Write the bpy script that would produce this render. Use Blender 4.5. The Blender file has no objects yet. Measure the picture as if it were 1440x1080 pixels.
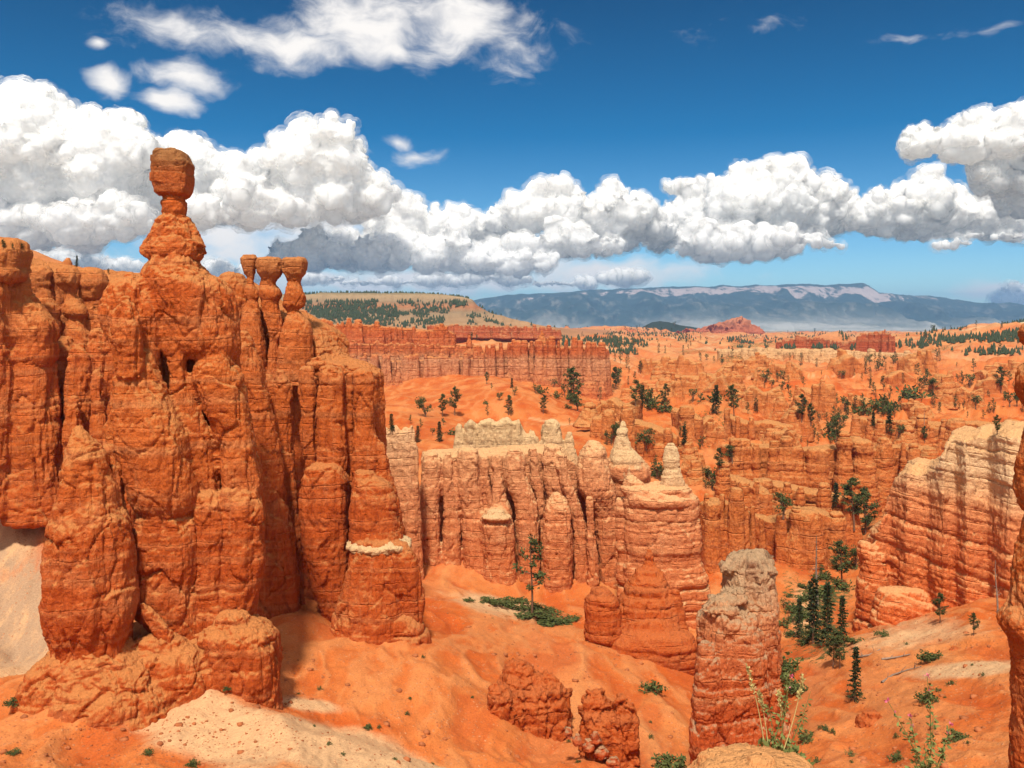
import bpy, math, random, time
import numpy as np
from mathutils import Vector
T0 = time.time()
random.seed(7)
C = bpy.context.scene.collection
SC = bpy.context.scene

# ---------------------------------------------------------------- camera
FOC, HY, CX = 1250.0, 440.0, 720.0        # focal length, eye level and centre in photo pixels (1440 wide)
cam_d = bpy.data.cameras.new("camera")
cam_d.sensor_width = 36.0
cam_d.lens = 36.0 * FOC / 1440.0
cam_d.shift_y = -(540.0 - HY) / 1440.0
cam_d.clip_start = 0.2
cam_d.clip_end = 90000.0
cam = bpy.data.objects.new("camera", cam_d)
C.objects.link(cam)
cam.location = (0, 0, 0)
cam.rotation_euler = (math.radians(90), 0, 0)
SC.camera = cam

# ---------------------------------------------------------------- light
SUN_EL, SUN_AZ = math.radians(58), math.radians(189)   # azimuth clockwise from +Y: behind the camera, to the left
SKY_STRENGTH = 0.12
sun_d = bpy.data.lights.new("sun", "SUN")
sun_d.energy = 3.7
sun_d.angle = math.radians(5.0)
sun_d.color = (1.0, 0.93, 0.82)
sun = bpy.data.objects.new("sun", sun_d)
C.objects.link(sun)
sd = Vector((math.sin(SUN_AZ) * math.cos(SUN_EL), math.cos(SUN_AZ) * math.cos(SUN_EL), math.sin(SUN_EL)))
sun.rotation_euler = sd.to_track_quat('Z', 'Y').to_euler()
SC.view_settings.view_transform = 'Standard'
SC.view_settings.look = 'None'
SC.view_settings.gamma = 1.0
SC.view_settings.exposure = 0.7
SC.cycles.use_denoising = True
SC.cycles.max_bounces = 8
SC.cycles.diffuse_bounces = 4
SC.cycles.transparent_max_bounces = 24
SC.cycles.volume_bounces = 0
SC.cycles.use_adaptive_sampling = True
SC.cycles.adaptive_threshold = 0.02

# ---------------------------------------------------------------- sky: Nishita air with cumulus laid out by azimuth and elevation
world = bpy.data.worlds.new("World")
SC.world = world
world.use_nodes = True
world.cycles.sampling_method = 'MANUAL'
world.cycles.sample_map_resolution = 512


class NT:
    """tiny node-tree writer"""
    def __init__(self, tree):
        self.t = tree
    def n(self, kind, **kw):
        nd = self.t.nodes.new(kind)
        ins = kw.pop('ins', {})
        for k, v in kw.items():
            setattr(nd, k, v)
        for k, v in ins.items():
            self.set(nd.inputs[k], v)
        return nd
    def set(self, sock, v):
        if isinstance(v, bpy.types.NodeSocket):
            self.t.links.new(v, sock)
        elif isinstance(v, bpy.types.Node):
            self.t.links.new(v.outputs[0], sock)
        else:
            sock.default_value = v
    def m(self, op, a, b=None, c=None, clamp=False):
        nd = self.t.nodes.new('ShaderNodeMath')
        nd.operation = op
        nd.use_clamp = clamp
        for i, v in enumerate((a, b, c)):
            if v is not None:
                self.set(nd.inputs[i], v)
        return nd.outputs[0]
    def v(self, op, a, b=None, c=None, scale=None):
        nd = self.t.nodes.new('ShaderNodeVectorMath')
        nd.operation = op
        for i, x in enumerate((a, b, c)):
            if x is not None:
                self.set(nd.inputs[i], x)
        if scale is not None:
            self.set(nd.inputs['Scale'], scale)
        return nd.outputs['Value'] if op in ('LENGTH', 'DOT_PRODUCT', 'DISTANCE') else nd.outputs[0]
    def mix(self, f, a, b, blend='MIX'):
        nd = self.t.nodes.new('ShaderNodeMix')
        nd.data_type = 'RGBA'
        nd.blend_type = blend
        nd.clamp_factor = True
        self.set(nd.inputs[0], f)
        self.set(nd.inputs[6], a if not isinstance(a, tuple) else (*a, 1)[:4])
        self.set(nd.inputs[7], b if not isinstance(b, tuple) else (*b, 1)[:4])
        return nd.outputs[2]
    def ramp(self, f, stops, interp='LINEAR'):
        nd = self.t.nodes.new('ShaderNodeValToRGB')
        cr = nd.color_ramp
        cr.interpolation = interp
        while len(cr.elements) < len(stops):
            cr.elements.new(0.5)
        for e, (p, c) in zip(cr.elements, stops):
            e.position = p
            e.color = (*c, 1)[:4] if isinstance(c, tuple) else (c, c, c, 1)
        self.set(nd.inputs[0], f)
        return nd.outputs[0]
    def noise(self, vec, scale, detail=4, rough=0.55, dist=0.0, typ='FBM', lac=2.0):
        nd = self.t.nodes.new('ShaderNodeTexNoise')
        nd.noise_dimensions = '3D'
        nd.noise_type = typ
        self.set(nd.inputs['Vector'], vec)
        for k, x in (('Scale', scale), ('Detail', detail), ('Roughness', rough), ('Distortion', dist), ('Lacunarity', lac)):
            self.set(nd.inputs[k], x)
        return nd.outputs[0]
    def smooth(self, x, a, b, lo=0.0, hi=1.0):
        nd = self.t.nodes.new('ShaderNodeMapRange')
        nd.interpolation_type = 'SMOOTHSTEP'
        for i, q in enumerate((x, a, b, lo, hi)):
            self.set(nd.inputs[i], q)
        return nd.outputs[0]


def azel(px, py):
    """photo pixel -> azimuth and elevation in degrees"""
    x, z = (px - CX) / FOC, (HY - py) / FOC
    return math.degrees(math.atan2(x, 1)), math.degrees(math.atan2(z, math.hypot(x, 1)))


# thin torn cloud: centre x, y, half width, half height (photo pixels), strength
WISPS = [(265, 108, 70, 26, .95), (235, 138, 46, 20, .9), (155, 115, 30, 22, .8), (135, 60, 16, 10, .6), (495, 212, 40, 12, .7), (560, 195, 34, 10, .55), (600, 394, 320, 26, 1.0), (900, 385, 160, 22, .6), (1400, 408, 80, 18, .7), (450, 330, 160, 60, .9), (700, 385, 120, 30, .7), (300, 52, 170, 30, .62), (500, 40, 130, 55, .95), (645, 30, 120, 60, .85), (410, 70, 130, 30, .7), (560, 75, 110, 26, .6),
         (585, 215, 60, 16, .5), (700, 66, 100, 40, .35), (850, 384, 120, 28, 1.15), (1390, 36, 90, 9, .42), (1060, 40, 70, 14, .25), (320, 330, 110, 70, .9), (60, 385, 150, 40, .8)]


def build_sky():
    t = NT(world.node_tree)
    world.node_tree.nodes.clear()
    geo = t.n('ShaderNodeTexCoord').outputs['Generated']
    sep = t.n('ShaderNodeSeparateXYZ', ins={0: geo})
    az = t.m('MULTIPLY', t.m('ARCTAN2', sep.outputs[0], sep.outputs[1]), 57.29578)
    el = t.m('MULTIPLY', t.m('ARCSINE', sep.outputs[2]), 57.29578)
    P = t.n('ShaderNodeCombineXYZ', ins={0: az, 1: el}).outputs[0]
    wv = t.v('SCALE', t.v('SUBTRACT', t.n('ShaderNodeTexNoise', ins={'Vector': P, 'Scale': .3, 'Detail': 2.0}).outputs['Color'], (.5, .5, .5)), scale=2.0)
    Q = t.v('ADD', P, wv)
    acc = None
    for (x, y, w, h, s) in WISPS:
        a, e = azel(x, y)
        dw, du = w / 20.5, h / 21.0
        b = t.m('MULTIPLY', t.m('SUBTRACT', 1.0, t.v('LENGTH', t.v('MULTIPLY', t.v('SUBTRACT', Q, (a, e, 0)), (1 / dw, 1 / du, 0)))), s)
        acc = b if acc is None else t.m('MAXIMUM', acc, b)
    st = t.noise(t.v('MULTIPLY', t.v('ADD', Q, (31, 5, 2)), (.5, 1.0, 1.0)), .55, 7, .58, .25)
    wal = t.smooth(t.m('ADD', acc, t.m('MULTIPLY', t.m('SUBTRACT', st, .50), 1.5)), .02, .78)
    # air
    sky = t.n('ShaderNodeTexSky', sky_type='NISHITA', sun_disc=False, sun_elevation=SUN_EL, sun_rotation=SUN_AZ, altitude=2400.0, air_density=1.0, dust_density=.4, ozone_density=3.0).outputs[0]
    # polarised air: deeper, greener blue aloft
    tint = t.ramp(t.m('DIVIDE', t.m('MAXIMUM', el, 0.0), 25.0), [(0, (.55, .70, .68)), (.16, (.30, .52, .60)), (.45, (.012, .30, .44)), (.8, (.001, .185, .30)), (1, (.001, .135, .24))])
    col = t.v('MULTIPLY', sky, tint)
    col = t.mix(t.m('MULTIPLY', wal, t.smooth(sep.outputs[1], .15, .45)), col, tuple(c / SKY_STRENGTH for c in (.66, .63, .60)))
    # unseen broken cloud, added overhead and behind the viewer for soft white fill
    ov = t.m('MAXIMUM', t.smooth(el, 30, 45), t.smooth(sep.outputs[1], .25, -.1))
    on = t.smooth(t.noise(geo, 2.6, 5, .6), .44, .60)
    col = t.mix(t.m('MULTIPLY', t.m('MULTIPLY', ov, on), t.smooth(el, -1, 4)), col, tuple(c / SKY_STRENGTH for c in (.95, .90, .84)))
    bg = t.n('ShaderNodeBackground', ins={'Color': col, 'Strength': SKY_STRENGTH})
    t.set(t.n('ShaderNodeOutputWorld').inputs[0], bg.outputs[0])


build_sky()


# ---------------------------------------------------------------- noise in numpy
_rng = np.random.default_rng(11)
_TAB = _rng.uniform(-1, 1, (64, 64, 64)).astype(np.float32)


def vnoise(p):
    i = np.floor(p)
    f = (p - i).astype(np.float32)
    i = i.astype(np.int32) & 63
    j = (i + 1) & 63
    u = f * f * f * (f * (f * 6 - 15) + 10)
    x0, y0, z0 = i[:, 0], i[:, 1], i[:, 2]
    x1, y1, z1 = j[:, 0], j[:, 1], j[:, 2]
    ux, uy, uz = u[:, 0], u[:, 1], u[:, 2]
    T = _TAB
    a = T[x0, y0, z0] * (1 - ux) + T[x1, y0, z0] * ux
    b = T[x0, y1, z0] * (1 - ux) + T[x1, y1, z0] * ux
    c = T[x0, y0, z1] * (1 - ux) + T[x1, y0, z1] * ux
    d = T[x0, y1, z1] * (1 - ux) + T[x1, y1, z1] * ux
    return (a * (1 - uy) + b * uy) * (1 - uz) + (c * (1 - uy) + d * uy) * uz


_ROT = np.array([[.8, .36, -.48], [-.6, .48, -.64], [0, .8, .6]], np.float32)


def fbm(p, octv=4, gain=.5, kind='fbm'):
    p = np.asarray(p, np.float32)
    out, amp, tot = np.zeros(len(p), np.float32), 1.0, 0.0
    q = p
    for o in range(octv):
        n = vnoise(q + o * 7.31)
        if kind == 'billow':
            n = np.abs(n) * 2.2 - .75
        elif kind == 'ridge':
            n = 1 - np.abs(n) * 2.2
        out += amp * n
        tot += amp
        amp *= gain
        q = (q @ _ROT) * 2.03
    return out / tot


def an(p, sx, sy, sz):
    """stretched copy of the points"""
    return p * np.array([sx, sy, sz], np.float32)


_STR = _rng.uniform(-1, 1, 4096).astype(np.float32)


def noise1(s):
    i = np.floor(s).astype(np.int64)
    f = (s - i).astype(np.float32)
    u = f * f * (3 - 2 * f)
    return _STR[i & 4095] * (1 - u) + _STR[(i + 1) & 4095] * u


def beds(z, thick):
    """hard and soft rock beds: a ledge profile with thin dark joints between beds; values about -1..1"""
    s = z / thick
    i = np.floor(s).astype(np.int64)
    f = (s - i).astype(np.float32)
    hard = _STR[i & 4095]
    joint = -np.exp(-((f - .06) / .08) ** 2) * (.9 + .9 * _STR[(i * 7 + 3) & 4095])
    rnd = np.sqrt(np.maximum(1 - (2 * f - 1) ** 2, 0)) - .78
    return .55 * hard + .35 * rnd + .6 * joint


_CEL = _rng.uniform(-1, 1, (32, 32, 32, 7)).astype(np.float32)


def cells(p):
    """irregular cells: (distance to the cell's border, a number per cell, a tilted facet per cell)"""
    b = np.floor(p - .5)
    f = (p - b).astype(np.float32)
    b = b.astype(np.int32)
    n = len(p)
    d1, d2 = np.full(n, 9, np.float32), np.full(n, 9, np.float32)
    val, tilt = np.zeros(n, np.float32), np.zeros(n, np.float32)
    for i in (0, 1):
        for j in (0, 1):
            for k in (0, 1):
                h = _CEL[(b[:, 0] + i) & 31, (b[:, 1] + j) & 31, (b[:, 2] + k) & 31]
                v = f - (np.array([i + .5, j + .5, k + .5], np.float32) + h[:, :3] * .42)
                d = (v * v).sum(1)
                nw = d < d1
                d2 = np.where(nw, d1, np.minimum(d2, d))
                d1 = np.where(nw, d, d1)
                val = np.where(nw, h[:, 3], val)
                tilt = np.where(nw, (v * h[:, 4:7]).sum(1), tilt)
    return np.sqrt(d2) - np.sqrt(d1), val, tilt


STYLE = {  # big, lumps, flutes, beds, coarse facets, small facets, joints, fine lumps, grit
    'lumpy': (.70, .34, 1.15, .10, .32, .16, .20, .12, .08), 'pillar': (.35, .10, 1.35, .26, .38, .16, .18, .09, .06), 'layered': (.45, .10, .40, .75, .36, .18, .16, .10, .05),
    'cap': (.25, .25, .25, .38, .45, .26, .14, .16, .07), 'rubble': (.50, .45, .20, .30, .70, .40, .25, .22, .09), 'smooth': (.4, .15, .3, .12, .1, .06, .05, .06, .03)}


def rock_disp(P, s, style, seed=0.0, dip=0.0):
    """how far the weathered surface stands out (in units of s)"""
    P = np.asarray(P, np.float32)
    o = np.array([seed * 3.7, seed * 1.3, 0], np.float32)
    q = (P + o) / s
    zz = P[:, 2] + dip * P[:, 0] + 1.6 * vnoise(P * .045) + .25 * vnoise(P * .4)
    wob = np.stack([vnoise(q * .9 + 5), vnoise(q * .9 + 17), vnoise(q * .9 + 31)], -1) * .35
    big = fbm(an(q, .42, .42, .26), 3, .5)
    lump = fbm(an(q, .95, .95, .62), 3, .5, 'billow')
    groove = np.maximum(fbm(an(q + wob * .5, 1.25, 1.25, .12), 3, .55, 'ridge') - .38, 0) ** 1.2
    g2 = np.maximum(fbm(an(q + wob * .25 + 9.1, 3.3, 3.3, .26), 3, .55, 'ridge') - .30, 0)
    groove = groove + .55 * g2 * np.clip(.5 + 1.6 * vnoise(an(q, .5, .5, .3) + 3.7), 0, 1)
    bed = beds(zz, .62 * s) * .6 + beds(zz + 13.3, 1.7 * s) * .7
    e1, v1, t1 = cells(an(q + wob, .95, .95, .42))
    e2, v2, t2 = cells(an(q + wob * .6, 2.6, 2.6, 1.5) + 3.3)
    fine = fbm(q * 4.3, 3, .6, 'billow')
    rough = fbm(q * 11.0, 2, .6)
    w = STYLE[style]
    d = (w[0] * big + w[1] * lump - w[2] * groove + w[3] * bed + w[4] * (v1 * .55 + t1 * 1.1) + w[5] * (v2 * .6 + t2 * 1.2)
            - w[6] * (np.exp(-(e1 / .055) ** 2) + .5 * np.exp(-(e2 / .08) ** 2)) + w[7] * fine + w[8] * rough)
    return d - d.mean() - .08


# ---------------------------------------------------------------- mesh helpers
def mesh_from(name, V, faces, mat, parent=None, smooth=True, loc=None):
    me = bpy.data.meshes.new(name)
    V = np.asarray(V, np.float32)
    me.vertices.add(len(V))
    me.vertices.foreach_set('co', V.ravel())
    faces = np.asarray(faces, np.int32)
    n, k = faces.shape
    me.loops.add(n * k)
    me.loops.foreach_set('vertex_index', faces.ravel())
    me.polygons.add(n)
    me.polygons.foreach_set('loop_start', np.arange(0, n * k, k, dtype=np.int32))
    me.update(calc_edges=True)
    if smooth:
        me.polygons.foreach_set('use_smooth', np.ones(n, bool))
    for m in (mat if isinstance(mat, (list, tuple)) else [mat]):
        if m:
            me.materials.append(m)
    o = bpy.data.objects.new(name, me)
    C.objects.link(o)
    if parent is not None:
        o.parent = parent
    if loc is not None:
        o.location = loc
    return o


def attr(o, name, vals):
    a = o.data.attributes.new(name, 'FLOAT', 'POINT')
    a.data.foreach_set('value', np.asarray(vals, np.float32))


def grid_faces(nr, nc, wrap=False):
    r = np.arange(nr - 1)[:, None]
    c = np.arange(nc if wrap else nc - 1)[None, :]
    c2 = (c + 1) % nc
    return np.stack([r * nc + c, r * nc + c2, (r + 1) * nc + c2, (r + 1) * nc + c], -1).reshape(-1, 4)


def thing(name, label, cat, loc=(0, 0, 0), group=None):
    o = bpy.data.objects.new(name, None)
    o.empty_display_size = .5
    C.objects.link(o)
    o.location = loc
    o['label'], o['category'] = label, cat
    if group:
        o['group'] = group
    return o


def tag(o, label, cat, group=None):
    o['label'], o['category'] = label, cat
    if group:
        o['group'] = group
    return o


def W(px, py, Y):
    """photo pixel at depth Y -> place in the world (metres, eye at the origin)"""
    return np.array([(px - CX) / FOC * Y, Y, (HY - py) / FOC * Y], np.float32)


# ---------------------------------------------------------------- clouds
# heaped clouds: centre x, base y, half width, height (photo pixels), distance (km)
HEAPS = [
    (95, 300, 125, 180, 26), (200, 300, 120, 140, 27), (15, 290, 90, 160, 25.5), (300, 305, 110, 130, 27.5), (400, 300, 90, 110, 26), (450, 262, 62, 95, 25), (350, 318, 120, 60, 25),
    (480, 310, 60, 85, 25.5), (30, 345, 150, 70, 25), (150, 335, 90, 50, 24.5),
    (440, 372, 80, 45, 27), (520, 372, 80, 60, 28), (600, 345, 95, 70, 29), (560, 375, 80, 55, 27), (680, 350, 60, 62, 29), (640, 378, 80, 50, 27),
    (765, 330, 62, 84, 28), (815, 340, 70, 80, 29), (865, 330, 32, 72, 28), (800, 360, 100, 46, 27), (720, 385, 80, 40, 26), (905, 350, 50, 48, 29),
    (1065, 330, 72, 118, 29), (1010, 335, 80, 88, 29.5), (960, 350, 70, 60, 30), (1120, 330, 70, 95, 29), (1190, 330, 90, 76, 30), (1280, 335, 100, 72, 30), (1380, 335, 90, 66, 30), (1460, 335, 90, 76, 30),
    (1060, 356, 100, 34, 27), (985, 358, 50, 36, 27), (1120, 345, 50, 24, 26), (1165, 350, 30, 14, 26), (960, 268, 34, 12, 30),
    (1310, 212, 48, 48, 26), (1370, 225, 60, 66, 26), (1440, 225, 60, 92, 26), (1410, 275, 58, 75, 26.5), (1460, 300, 70, 80, 27),
    (1340, 348, 34, 13, 25), (1372, 336, 16, 14, 25), (1420, 338, 36, 14, 25), (1430, 428, 46, 30, 30), (450, 398, 50, 14, 32), (520, 402, 60, 12, 33), (620, 401, 70, 14, 33), (700, 398, 60, 16, 33), (790, 402, 60, 9, 34), (880, 394, 50, 9, 33), (60, 378, 100, 30, 30), (160, 384, 60, 22, 31), (320, 392, 60, 26, 31),
]


def ico(n):
    import bmesh
    bm = bmesh.new()
    bmesh.ops.create_icosphere(bm, subdivisions=n, radius=1)
    V = np.array([v.co[:] for v in bm.verts], np.float32)
    Fc = np.array([[v.index for v in f.verts] for f in bm.faces], np.int32)
    bm.free()
    return V, Fc


def build_clouds():
    rng = np.random.default_rng(5)
    sv, sf = ico(2)
    Vs, Fs, off = [], [], 0
    def add(c, r3, base):
        nonlocal off
        v = sv * r3 + c
        v[:, 2] = np.where(v[:, 2] < base, base + (v[:, 2] - base) * .18, v[:, 2])
        Vs.append(v)
        Fs.append(sf + off)
        off += len(sv)
    for (x, yb, w, h, km) in HEAPS:
        D = km * 1000
        u = D / FOC
        base = W(x, yb, D)
        hw, hh = w * u * .88, h * u * .95
        dep = min(hw, hh * 1.2)
        b = base[2]
        n0 = max(2, int(w / max(h, 18) * 2.2))
        for k in range(n0):
            f = (k + .5) / n0 * 2 - 1
            r = hh * (.54 - .2 * abs(f)) * rng.uniform(.85, 1.15)
            c = base + np.array([f * hw * .8, rng.uniform(-.3, .3) * dep, r * .9], np.float32)
            r3 = np.array([max(r, hw / n0 * 1.15), max(r, dep * .5), r * 1.05], np.float32)
            add(c, r3, b)
            for j in range(11):
                th, ph = rng.uniform(0, 2 * math.pi), math.acos(rng.uniform(-.25, 1))
                d = np.array([math.sin(ph) * math.cos(th), -abs(math.sin(ph) * math.sin(th)) if rng.random() < .8 else math.sin(ph) * math.sin(th), math.cos(ph)], np.float32)
                r1 = r * rng.uniform(.28, .50)
                c1 = c + d * r3 * .92
                add(c1, np.full(3, r1, np.float32), b)
                for i in range(6):
                    th, ph = rng.uniform(0, 2 * math.pi), math.acos(rng.uniform(-.4, 1))
                    d2 = np.array([math.sin(ph) * math.cos(th), math.sin(ph) * math.sin(th), math.cos(ph)], np.float32)
                    add(c1 + d2 * r1 * .9, np.full(3, r1 * rng.uniform(.3, .5), np.float32), b)
    o = mesh_from('clouds', np.concatenate(Vs), np.concatenate(Fs), None)
    md = o.modifiers.new('r', 'REMESH')
    md.mode = 'VOXEL'
    md.voxel_size = 44.0
    dg = bpy.context.evaluated_depsgraph_get()
    ev = o.evaluated_get(dg)
    me = ev.to_mesh()
    n = len(me.vertices)
    V = np.empty(n * 3, np.float32)
    me.vertices.foreach_get('co', V)
    V = V.reshape(-1, 3)
    N = np.empty(n * 3, np.float32)
    me.vertices.foreach_get('normal', N)
    N = N.reshape(-1, 3)
    Fq = np.empty(len(me.loops), np.int32)
    me.loops.foreach_get('vertex_index', Fq)
    ok = len(Fq) == 4 * len(me.polygons)
    Fq = Fq.reshape(-1, 4)
    ev.to_mesh_clear()
    bpy.data.objects.remove(o)
    d = 260 * fbm(V / 1500, 2, .5, 'billow') + 120 * fbm(V / 420, 2, .5, 'billow') + 40 * fbm(V / 130, 3, .6, 'billow')
    fr = fbm(V / 500, 4, .6)
    V2 = V + N * (d + 55 + 90 * np.maximum(fr, -.3))[:, None]
    V3 = V + N * (d + 110 + 190 * np.maximum(fr, -.3))[:, None]
    V = V + N * d[:, None]
    m = bpy.data.materials.new('cloud')
    m.use_nodes = True
    t = NT(m.node_tree)
    m.node_tree.nodes.clear()
    # light soaks through cloud: deep subsurface scattering
    a = t.n('ShaderNodeBsdfPrincipled', ins={'Base Color': (1.0, .99, .975, 1), 'Roughness': 1.0, 'Specular IOR Level': 0.0, 'Subsurface Weight': 1.0, 'Subsurface Radius': (1, 1, 1), 'Subsurface Scale': 420.0})
    b = t.n('ShaderNodeBsdfTranslucent', ins={'Color': (.97, .96, .95, 1)})
    mx = t.n('ShaderNodeMixShader', ins={0: .38, 1: a.outputs[0], 2: b.outputs[0]})
    t.set(t.n('ShaderNodeOutputMaterial').inputs[0], mx.outputs[0])
    # torn vapour round each cloud: loose veils that let most of the light through
    m2 = bpy.data.materials.new('cloud_vapour')
    m2.use_nodes = True
    t = NT(m2.node_tree)
    m2.node_tree.nodes.clear()
    P = t.n('ShaderNodeNewGeometry').outputs['Position']
    al = t.m('MULTIPLY', t.smooth(t.noise(P, .0016, 5, .55), .38, .70), .30)
    a = t.n('ShaderNodeBsdfDiffuse', ins={'Color': (1, .99, .975, 1)})
    b = t.n('ShaderNodeBsdfTranslucent', ins={'Color': (1, .99, .975, 1)})
    mx = t.n('ShaderNodeMixShader', ins={0: .45, 1: a.outputs[0], 2: b.outputs[0]})
    ms = t.n('ShaderNodeMixShader', ins={0: al, 1: t.n('ShaderNodeBsdfTransparent').outputs[0], 2: mx.outputs[0]})
    t.set(t.n('ShaderNodeOutputMaterial').inputs[0], ms.outputs[0])
    n = len(V)
    o = mesh_from('clouds', np.concatenate([V, V2, V3]), np.concatenate([Fq, Fq + n, Fq + 2 * n]), [m, m2])
    o.data.polygons.foreach_set('material_index', np.r_[np.zeros(len(Fq), np.int32), np.ones(2 * len(Fq), np.int32)])
    o['kind'] = 'stuff'
    tag(o, 'bank of white heaped clouds low over the far plateau', 'clouds')


build_clouds()


# ---------------------------------------------------------------- materials
def rock_mat(name, stops, dust=(.50, .25, .11), bedf=1.0, bump=1.0, var=.5, grain=1.0, pale=None, dip=0.0, joints=.40, cast=(1.12, .90, .70)):
    """bedded sandstone: stops = [(height z, colour), ...] from low to high, in world metres"""
    m = bpy.data.materials.new(name)
    m.use_nodes = True
    t = NT(m.node_tree)
    b = m.node_tree.nodes['Principled BSDF']
    g = t.n('ShaderNodeNewGeometry')
    P = g.outputs['Position']
    sp = t.n('ShaderNodeSeparateXYZ', ins={0: P})
    n1 = t.noise(P, .05, 3, .55)
    n2 = t.noise(P, .35, 4, .6)
    z = t.m('ADD', t.m('ADD', sp.outputs[2], t.m('MULTIPLY', t.m('SUBTRACT', sp.outputs[0], 60.0 * (dip != 0)), dip)), t.m('ADD', t.m('MULTIPLY', t.m('SUBTRACT', n1, .5), 5.0), t.m('MULTIPLY', t.m('SUBTRACT', n2, .5), 2.2)))
    z0, z1 = stops[0][0], stops[-1][0]
    f = t.m('DIVIDE', t.m('SUBTRACT', z, z0), max(z1 - z0, .01))
    col = t.ramp(f, [((q - z0) / max(z1 - z0, .01), c) for q, c in stops])
    # beds: value changes from layer to layer
    zb = t.m('ADD', t.m('ADD', sp.outputs[2], t.m('MULTIPLY', sp.outputs[0], dip)), t.m('ADD', t.m('MULTIPLY', t.m('SUBTRACT', n1, .5), 2.0), t.m('MULTIPLY', t.m('SUBTRACT', n2, .5), .35)))
    bv = t.n('ShaderNodeCombineXYZ', ins={2: t.m('MULTIPLY', zb, .75 * bedf)}).outputs[0]
    bn = t.noise(bv, 1.0, 5, .62)
    col = t.mix(t.m('MULTIPLY', t.smooth(bn, .46, .66), .75 * var), col, (.62, .34, .17))
    col = t.mix(t.m('MULTIPLY', t.smooth(bn, .47, .32), .65 * var), col, (.30, .055, .014))
    # blotches and run-off stains
    big = t.noise(P, .16, 5, .62)
    col = t.mix(t.m('MULTIPLY', t.smooth(big, .50, .74), .65 * var), col, pale or (.58, .30, .15))
    col = t.mix(t.m('MULTIPLY', t.smooth(big, .48, .26), .55 * var), col, (.42, .072, .012))
    stv = t.v('MULTIPLY', P, (1.0, 1.0, .07))
    st = t.noise(stv, 1.3, 4, .65)
    col = t.mix(t.m('MULTIPLY', t.smooth(st, .52, .70), .50), col, t.v('MULTIPLY', col, (.60, .47, .42)))
    col = t.mix(t.m('MULTIPLY', t.smooth(st, .44, .24), .30), col, (.62, .34, .18))
    # pale grit lying on what faces up
    up = t.n('ShaderNodeSeparateXYZ', ins={0: g.outputs['Normal']}).outputs[2]
    col = t.mix(t.m('MULTIPLY', t.smooth(t.m('ADD', up, t.m('MULTIPLY', t.m('SUBTRACT', n2, .5), .6)), .18, .70), .80), col, dust)
    gr = t.noise(P, 5.0 * grain, 5, .75)
    gv = t.m('ADD', .46, t.m('MULTIPLY', gr, .62))
    col = t.v('MULTIPLY', t.v('SCALE', col, scale=gv), cast)
    t.set(b.inputs['Base Color'], col)
    b.inputs['Roughness'].default_value = .95
    b.inputs['Specular IOR Level'].default_value = .12
    # relief finer than the mesh
    h = t.m('MULTIPLY', t.noise(P, 1.6 * grain, 6, .68), .55)
    h = t.m('ADD', h, t.m('MULTIPLY', t.noise(stv, 2.6 * grain, 4, .65), .65))
    h = t.m('ADD', h, t.m('MULTIPLY', bn, .35))
    # open joints between beds, broken here and there
    jv = t.n('ShaderNodeTexVoronoi', voronoi_dimensions='1D', feature='DISTANCE_TO_EDGE', ins={'W': t.m('MULTIPLY', zb, .62 * bedf), 'Scale': 1.0})
    jn = t.smooth(t.noise(P, .45 * grain, 3, .6), .44, .56)
    h = t.m('ADD', h, t.m('MULTIPLY', t.m('MULTIPLY', t.m('SUBTRACT', t.smooth(jv.outputs['Distance'], 0, .07), 1.0), jn), .38 * joints))
    vo = t.n('ShaderNodeTexVoronoi', feature='DISTANCE_TO_EDGE', ins={'Vector': t.v('MULTIPLY', t.v('ADD', P, t.v('SCALE', t.n('ShaderNodeTexNoise', ins={'Vector': P, 'Scale': 1.2}).outputs['Color'], scale=.8)), (1, 1, .55)), 'Scale': .8 * grain})
    h = t.m('ADD', h, t.m('MULTIPLY', t.smooth(vo.outputs['Distance'], 0, .05), .035))
    bp = t.n('ShaderNodeBump', ins={'Strength': .9, 'Distance': .75 * bump / grain, 'Height': h})
    t.set(b.inputs['Normal'], bp.outputs[0])
    return m


def hz(Y, *pairs):
    """colour stops given at photo rows py for a rock at depth Y"""
    return sorted([((HY - py) / FOC * Y, c) for py, c in pairs])


ORANGE, RED, DEEP = (.54, .150, .036), (.49, .112, .025), (.40, .080, .018)
TAN, PINK, CREAM, WHITE = (.56, .25, .10), (.55, .215, .115), (.64, .42, .25), (.70, .56, .40)
M_HAMMER = rock_mat('orange_rock', hz(80, (1000, (.50, .13, .04)), (900, RED), (760, RED), (640, ORANGE), (520, ORANGE), (400, (.56, .13, .028)), (300, (.56, .145, .035)), (215, (.50, .16, .05))), dust=(.58, .29, .115), var=.62, joints=.2)
M_CAP = rock_mat('cap_rock', hz(80, (290, (.58, .15, .035)), (262, (.50, .12, .03)), (238, (.50, .155, .05)), (226, (.33, .13, .05)), (205, (.30, .15, .065))), dust=(.34, .18, .08), var=.4)
M_FIN = rock_mat('red_orange_rock', hz(100, (930, (.52, .13, .035)), (850, RED), (700, RED), (560, ORANGE), (500, (.56, .17, .05)), (420, ORANGE), (355, (.46, .20, .08))), dust=(.56, .27, .11), var=.45)
M_LEFT = rock_mat('left_wall_rock', hz(120, (720, RED), (600, ORANGE), (500, (.57, .15, .04)), (440, (.57, .19, .06)), (350, (.52, .20, .07))), dust=(.56, .26, .10), var=.5)
M_PINK = rock_mat('pink_rock', hz(150, (890, (.50, .125, .035)), (800, (.53, .17, .062)), (740, (.55, .20, .085)), (680, (.58, .25, .12)), (645, (.60, .31, .16)), (610, CREAM)), dust=(.62, .41, .22), var=.5, pale=(.60, .35, .20), joints=.7, cast=(1.34, 1.18, 1.02))
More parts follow.
